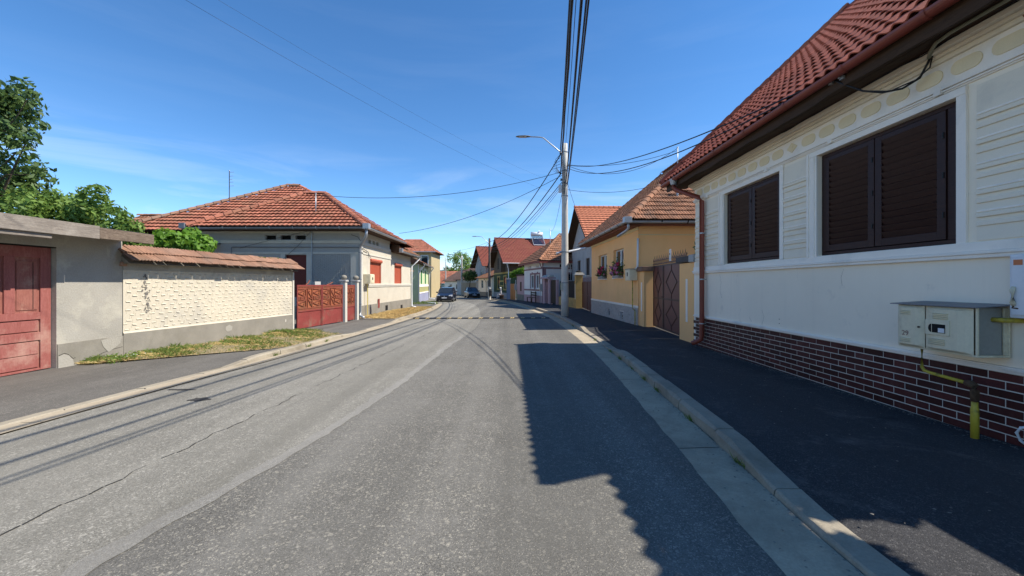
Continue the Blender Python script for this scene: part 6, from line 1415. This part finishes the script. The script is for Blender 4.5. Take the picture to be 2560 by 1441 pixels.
# ------------------------------------------------------------------ cars
def car(label, loc, rz, body_m, estate=True, Lc=4.55, Wc=1.74, Hc=1.47):
    t = local(thing('car', label, 'car', loc, rz)); h = Wc/2      # local: front looks toward -y
    y0 = -Lc/2
    def ring_(y, wl, z0, zs, zt, wt): return [(-wl*.93,y,z0),(-wl,y,z0+.18),(-wl,y,zs),(-wt,y,zt),(wt,y,zt),(wl,y,zs),(wl,y,z0+.18),(wl*.93,y,z0)]
    st = [(0,.62,.30,.52,.60,.55),(.06,.78,.22,.56,.66,.66),(.30,.85,.19,.62,.76,.74),(.9,h,.18,.70,.88,.78),(1.35,h,.18,.76,.95,.78),(2.2,h,.18,.82,.97,.78),(3.4,h,.18,.84,.98,.78),(Lc-.5,h*.98,.18,.84,.98,.76),(Lc-.12,h*.92,.22,.80,.95,.72),(Lc,h*.84,.30,.70,.84,.66)]
    b = MB().loft([ring_(y0+s[0],s[1],s[2],s[3],s[4],s[5]) for s in st]).build('body', body_m, t, smooth=False, bevel=.03)
    wr = [(1.22,.74,.95,.74,.95),(1.95,.66,Hc-.06,.58,Hc-.02),(2.6,.66,Hc-.02,.60,Hc+.02),(Lc-.95,.64,Hc-.04,.58,Hc) if estate else (Lc-1.5,.64,Hc-.06,.56,Hc-.02),(Lc-.25,.70,.95,.66,.95) if estate else (Lc-.55,.70,.95,.66,.95)]
    g = MB().loft([[(-.80,y0+s[0],.93),(-s[1],y0+s[0],s[2]-.02),(-s[3],y0+s[0],s[4]),(s[3],y0+s[0],s[4]),(s[1],y0+s[0],s[2]-.02),(.80,y0+s[0],.93)] for s in wr]).build('greenhouse', m_glass, t, bevel=.02)
    rf_ = MB().loft([[(-.61,y0+s,z),(-.52,y0+s,z+.025),(.52,y0+s,z+.025),(.61,y0+s,z)] for s, z in ((1.93,Hc-.035),(2.6,Hc+.01),(Lc-.9 if estate else Lc-1.45,Hc-.01))]).build('roof', body_m, g)
    for s in (-1,1):
        for pth in ([(s*.80,y0+1.20,.94),(s*.63,y0+1.95,Hc-.03)],[(s*.82,y0+2.55,.94),(s*.665,y0+2.55,Hc-.01)],[(s*.80,y0+Lc-.45,.94),(s*.62,y0+Lc-.95,Hc-.03)]): MB().tube(pth, .035, 6).build('pillar', body_m, g)
        MB().box(s*.92-.09,s*.92+.09,y0+1.35,y0+1.45,.93,1.05).build('mirror', body_m, t, bevel=.02)
        hl = MB().loft([[(s*.45,y0+.02,.58),(s*.45,y0+.02,.70),(s*.80,y0+.14,.72),(s*.82,y0+.16,.58)],[(s*.45,y0+.20,.58),(s*.45,y0+.20,.72),(s*.78,y0+.34,.76),(s*.80,y0+.34,.58)]]).build('headlight', M_('lamp_lens', (.62,.64,.66), .15, .05, 4, 40, 0, spec=.8) if 'lamp_lens' not in bpy.data.materials else bpy.data.materials['lamp_lens'], t)
        MB().box(s*.70-.12,s*.70+.12,y0+Lc-.08,y0+Lc+.01,.66,.90).build('tail_light', paint('tail_red', (.25,.01,.01), .3) if 'tail_red' not in bpy.data.materials else bpy.data.materials['tail_red'], t, bevel=.02)
        for yy in (.85, Lc-.95):
            w = MB().tube([(s*(h-.20),y0+yy,.31),(s*(h+.005),y0+yy,.31)], .31, 20).build('wheel', m_black, t); MB().tube([(s*(h-.02),y0+yy,.31),(s*(h+.015),y0+yy,.31)], .20, 14).build('rim', m_zinc, w)
    MB().box(-.42,.42,y0-.012,y0+.05,.55,.66).build('grille', m_black, t); MB().box(-.75,.75,y0-.01,y0+.1,.22,.33).build('lower_intake', m_black, t)
    MB().box(-.26,.26,y0-.03,y0-.012,.40,.51).build('number_plate', m_plast, t); MB().tube([(0,y0-.03,.615),(0,y0-.01,.615)], .06, 12).build('badge', m_zinc, t)
    MB().box(-.26,.26,y0+Lc+.005,y0+Lc+.02,.55,.66).build('number_plate', m_plast, t)
    return t
c1 = car('dark blue estate car facing the camera, parked at the left kerb', (-6.95,42.6,zg(42)-.02), R(3), paint('blue_black', (.006,.008,.020), .3, 0, .5))
car('dark red car partly hidden behind the blue estate car', (-7.95,50.5,zg(50)), R(10), paint('dark_red', (.06,.008,.012), .25, 0, 1.0))
car('black hatchback seen from behind, parked on the right near third pole', (-5.75,57.2,zg(57)), R(196)+math.pi, paint('black_paint', (.006,.006,.008), .3, 0, .5), False, 4.1)

# ================================================================== trees
def tree(name, label, base, trunk, limbs, blobs, n, size, mat, cat='tree', group=None, asp=.55):
    t = thing(name, label, cat, base, 0, group)
    MB().tube(trunk[0], trunk[1], 9).build('trunk', m_bark, t, smooth=True)
    if limbs:
        for p, r in limbs: MB().tube(p, [r, r*.6, r*.25] if len(p) == 3 else [r, r*.3], 6).build('limb', m_bark, t)
    vol = [b[1]**2 for b in blobs]; tot = sum(vol); cr = MB()
    for (c, r), v in zip(blobs, vol): leafcloud(cr, c, r, int(n*v/tot), size, asp)
    cr.build('crown', mat, t)['kind'] = 'stuff'
    return t
def blobby(c, R_, n, rmin, rmax, flat=.8):
    out = []
    for _ in range(n):
        d = Vector((random.gauss(0,1),random.gauss(0,1),random.gauss(0,1))); d.normalize(); out.append((Vector(c)+Vector((d.x*R_[0],d.y*R_[1],d.z*R_[2]))*random.uniform(.55,1.0), random.uniform(rmin,rmax)))
    return out
cT = (-15.15,11.3,5.4)
tree('tree', 'tall dark leafy tree at the left edge behind the shed', (-15,11.5,-.1), ([(-15,11.5,-.2),(-15.1,11.4,1.5),(-14.9,11.3,3.2),(-15,11.3,5)], [.22,.17,.13,.06]),
     [([(-14.9,11.3,2.8),(-14.2,11.2,4.2),(-13.4,11.1,5.6)],.06),([(-14.9,11.3,3.2),(-15.6,11.2,4.8),(-16,11.2,6.2)],.06),([(-14.9,11.3,3.2),(-14.3,11,5.2),(-13.9,10.8,6.6)],.05),([(-14.3,11.1,4.6),(-13.8,11.1,5.1),(-13.2,11.1,5.3)],.03),([(-14.4,11.1,4.2),(-13.9,11.0,4.5),(-13.3,11.0,4.5)],.03),([(-14.2,11.1,5.6),(-13.7,11.1,6.2),(-13.4,11.1,6.7)],.025)],
     blobby(cT, (1.55,1.5,2.0), 46, .38,.75)+[((-13.25,11.1,6.75),.20),((-13.6,11.1,7.0),.3),((-13.05,11.1,5.9),.18),((-13.3,11.0,5.0),.25),((-13.15,11.0,4.6),.2),((-13.35,11.1,5.5),.22)], 11000, .085, m_leafD)
tree('tree', 'bright leafy plum tree behind the shed roof', (-12.6,11.2,-.1), ([(-12.6,11.2,-.2),(-12.5,11.2,1.2),(-12.3,11.2,2.2)], [.10,.08,.04]), [([(-12.4,11.2,1.8),(-11.8,11.1,2.6),(-11.4,11,3.4)],.04),([(-12.4,11.2,1.8),(-13.2,11.2,2.8),(-13.6,11.2,3.6)],.04)],
     blobby((-12.7,11.3,3.15), (1.3,.8,.85), 30, .3,.5)+blobby((-11.35,11.0,3.75), (.38,.3,.48), 8, .18,.3)+[((-13.6,11.2,3.95),.3),((-14.2,11.2,3.7),.5),((-15,11.2,3.3),.6),((-12.9,11.2,3.85),.28)], 9000, .075, m_leafM)
tree('tree', 'slender young tree with loose sprigs above the shed roof end', (-10.2,10.4,-.1), ([(-10.2,10.4,-.2),(-10.2,10.4,1.6),(-10.15,10.4,3.1)], [.05,.04,.015]), None,
     [((-10.15,10.4,3.3),.20),((-10.05,10.4,3.1),.28),((-10.3,10.4,2.85),.34),((-9.95,10.4,2.75),.33),((-9.75,10.4,2.95),.18),((-10.6,10.4,2.6),.36),((-10.9,10.5,2.75),.3),((-9.6,10.4,2.6),.25),((-10.2,10.4,2.4),.45)], 2300, .065, m_leafM)
tree('vine', 'bright green vine mound above the cream garden wall', (-11.7,14.2,-.1), ([(-11.7,14.2,-.2),(-11.7,14.2,1.4),(-11.6,14.2,2.6)], [.05,.045,.03]), None, blobby((-11.75,14.3,2.85), (.75,.6,.42), 26, .25,.42)+[((-12.7,14.4,2.6),.4),((-13.2,14.4,2.5),.4)], 5500, .085, m_leafY, 'vine', None, .9)
tree('vine', 'green vine spilling over the pink wall by the orange door', (.9,43.5,-.3), ([(.9,43.6,-.5),(.9,43.6,1.5),(.6,43.6,2.6)], [.06,.05,.03]), None, [((.45,43.6,2.65),.45),((.9,43.2,2.75),.5),((.0,43.8,2.45),.35),((1.2,42.8,2.9),.4)], 1800, .09, m_leafY, 'vine')
tree('tree', 'small round dark tree in front of the brown roofed house', (-7.2,68,zg(68)), ([(-7.2,68,zg(68)-.1),(-7.2,68,1.0),(-7.1,68,2.2)], [.10,.08,.05]), None, blobby((-7.2,68,2.75), (1.25,1.2,.75), 22, .45,.7), 3200, .13, m_leafD)
for k, (x, y, z, R_, n, lab) in enumerate(((-15.5,118,6.2,(4.6,4,4.4),40,'largest round tree over the far orange roof'),(-10.8,122,4.8,(3.6,3,2.9),28,'middle tree right of the largest far tree'),(-6.5,115,4.0,(3.6,3,2.4),28,'rightmost far tree above the brown roof'),(-19.8,125,3.0,(3.0,3,2.6),20,'low far tree left of the largest far tree'))):
    tree('tree', lab, (x,y,zg(100)), ([(x,y,zg(100)-.3),(x,y,z*.5),(x,y,z)], [.35,.28,.1]), None, blobby((x,y,z), R_, n, 1.0,1.7), 4200, .26, m_leafM if k != 1 else m_leafD, 'tree', 'trees beyond the far houses')
# garden wall and tree past the near end of the white house, out of frame: their shade falls on the near pavement and road
nw = thing('garden_wall', 'white rendered garden wall continuing from the near end of the white house', 'wall', (4.4,0,.1)); MB().box(4.34,4.56,-4,3.1,-.1,2.05).build('wall', m_white, nw); MB().box(4.28,4.62,-4,3.1,2.051,2.13).build('coping', m_grey, nw)
gc = thing('gate_canopy', 'small tiled canopy on posts over the garden wall past the white house', 'canopy', (4.4,0,2))
cr_ = MB().prism([(3.97,-4,3.52),(4.41,-4,3.92),(4.85,-4,3.52),(4.85,-4,3.46),(4.41,-4,3.86),(3.97,-4,3.46)], (0,7.06,0)).build('roof', m_soffit, gc); tt = MB(); courses(tt, (3.95,3.06,3.53), (3.95,-4,3.53), (4.41,3.06,3.95), (4.41,-4,3.95), .31, .2, .04, .018, .03, 6); tt.build('roof_tiles', m_wtile, cr_)['kind'] = 'stuff'
for y in (-3.9,-1.8,.3,2.5): MB().box(4.40,4.48,y-.04,y+.04,2.13,3.84).build('post', m_soffit, gc)
tree('vine', 'loose vine hanging under the tiled canopy past the white house', (4.7,.4,0), ([(4.7,.4,0),(4.7,.5,1.6),(4.65,.6,3.0)], [.05,.04,.02]), [([(4.65,.6,2.9),(4.6,1.4,3.2),(4.6,2.5,3.3)],.02)],
     [(Vector((random.uniform(4.5,4.8), y, random.uniform(2.15,3.3))), random.uniform(.09,.17)) for y in np.arange(-3.2,2.0,.12)]+[(Vector((random.uniform(4.5,4.8), y, random.uniform(2.2,3.4))), random.uniform(.18,.26)) for y in np.arange(2.4,3.05,.03)], 13000, .075, m_leafM, 'vine')
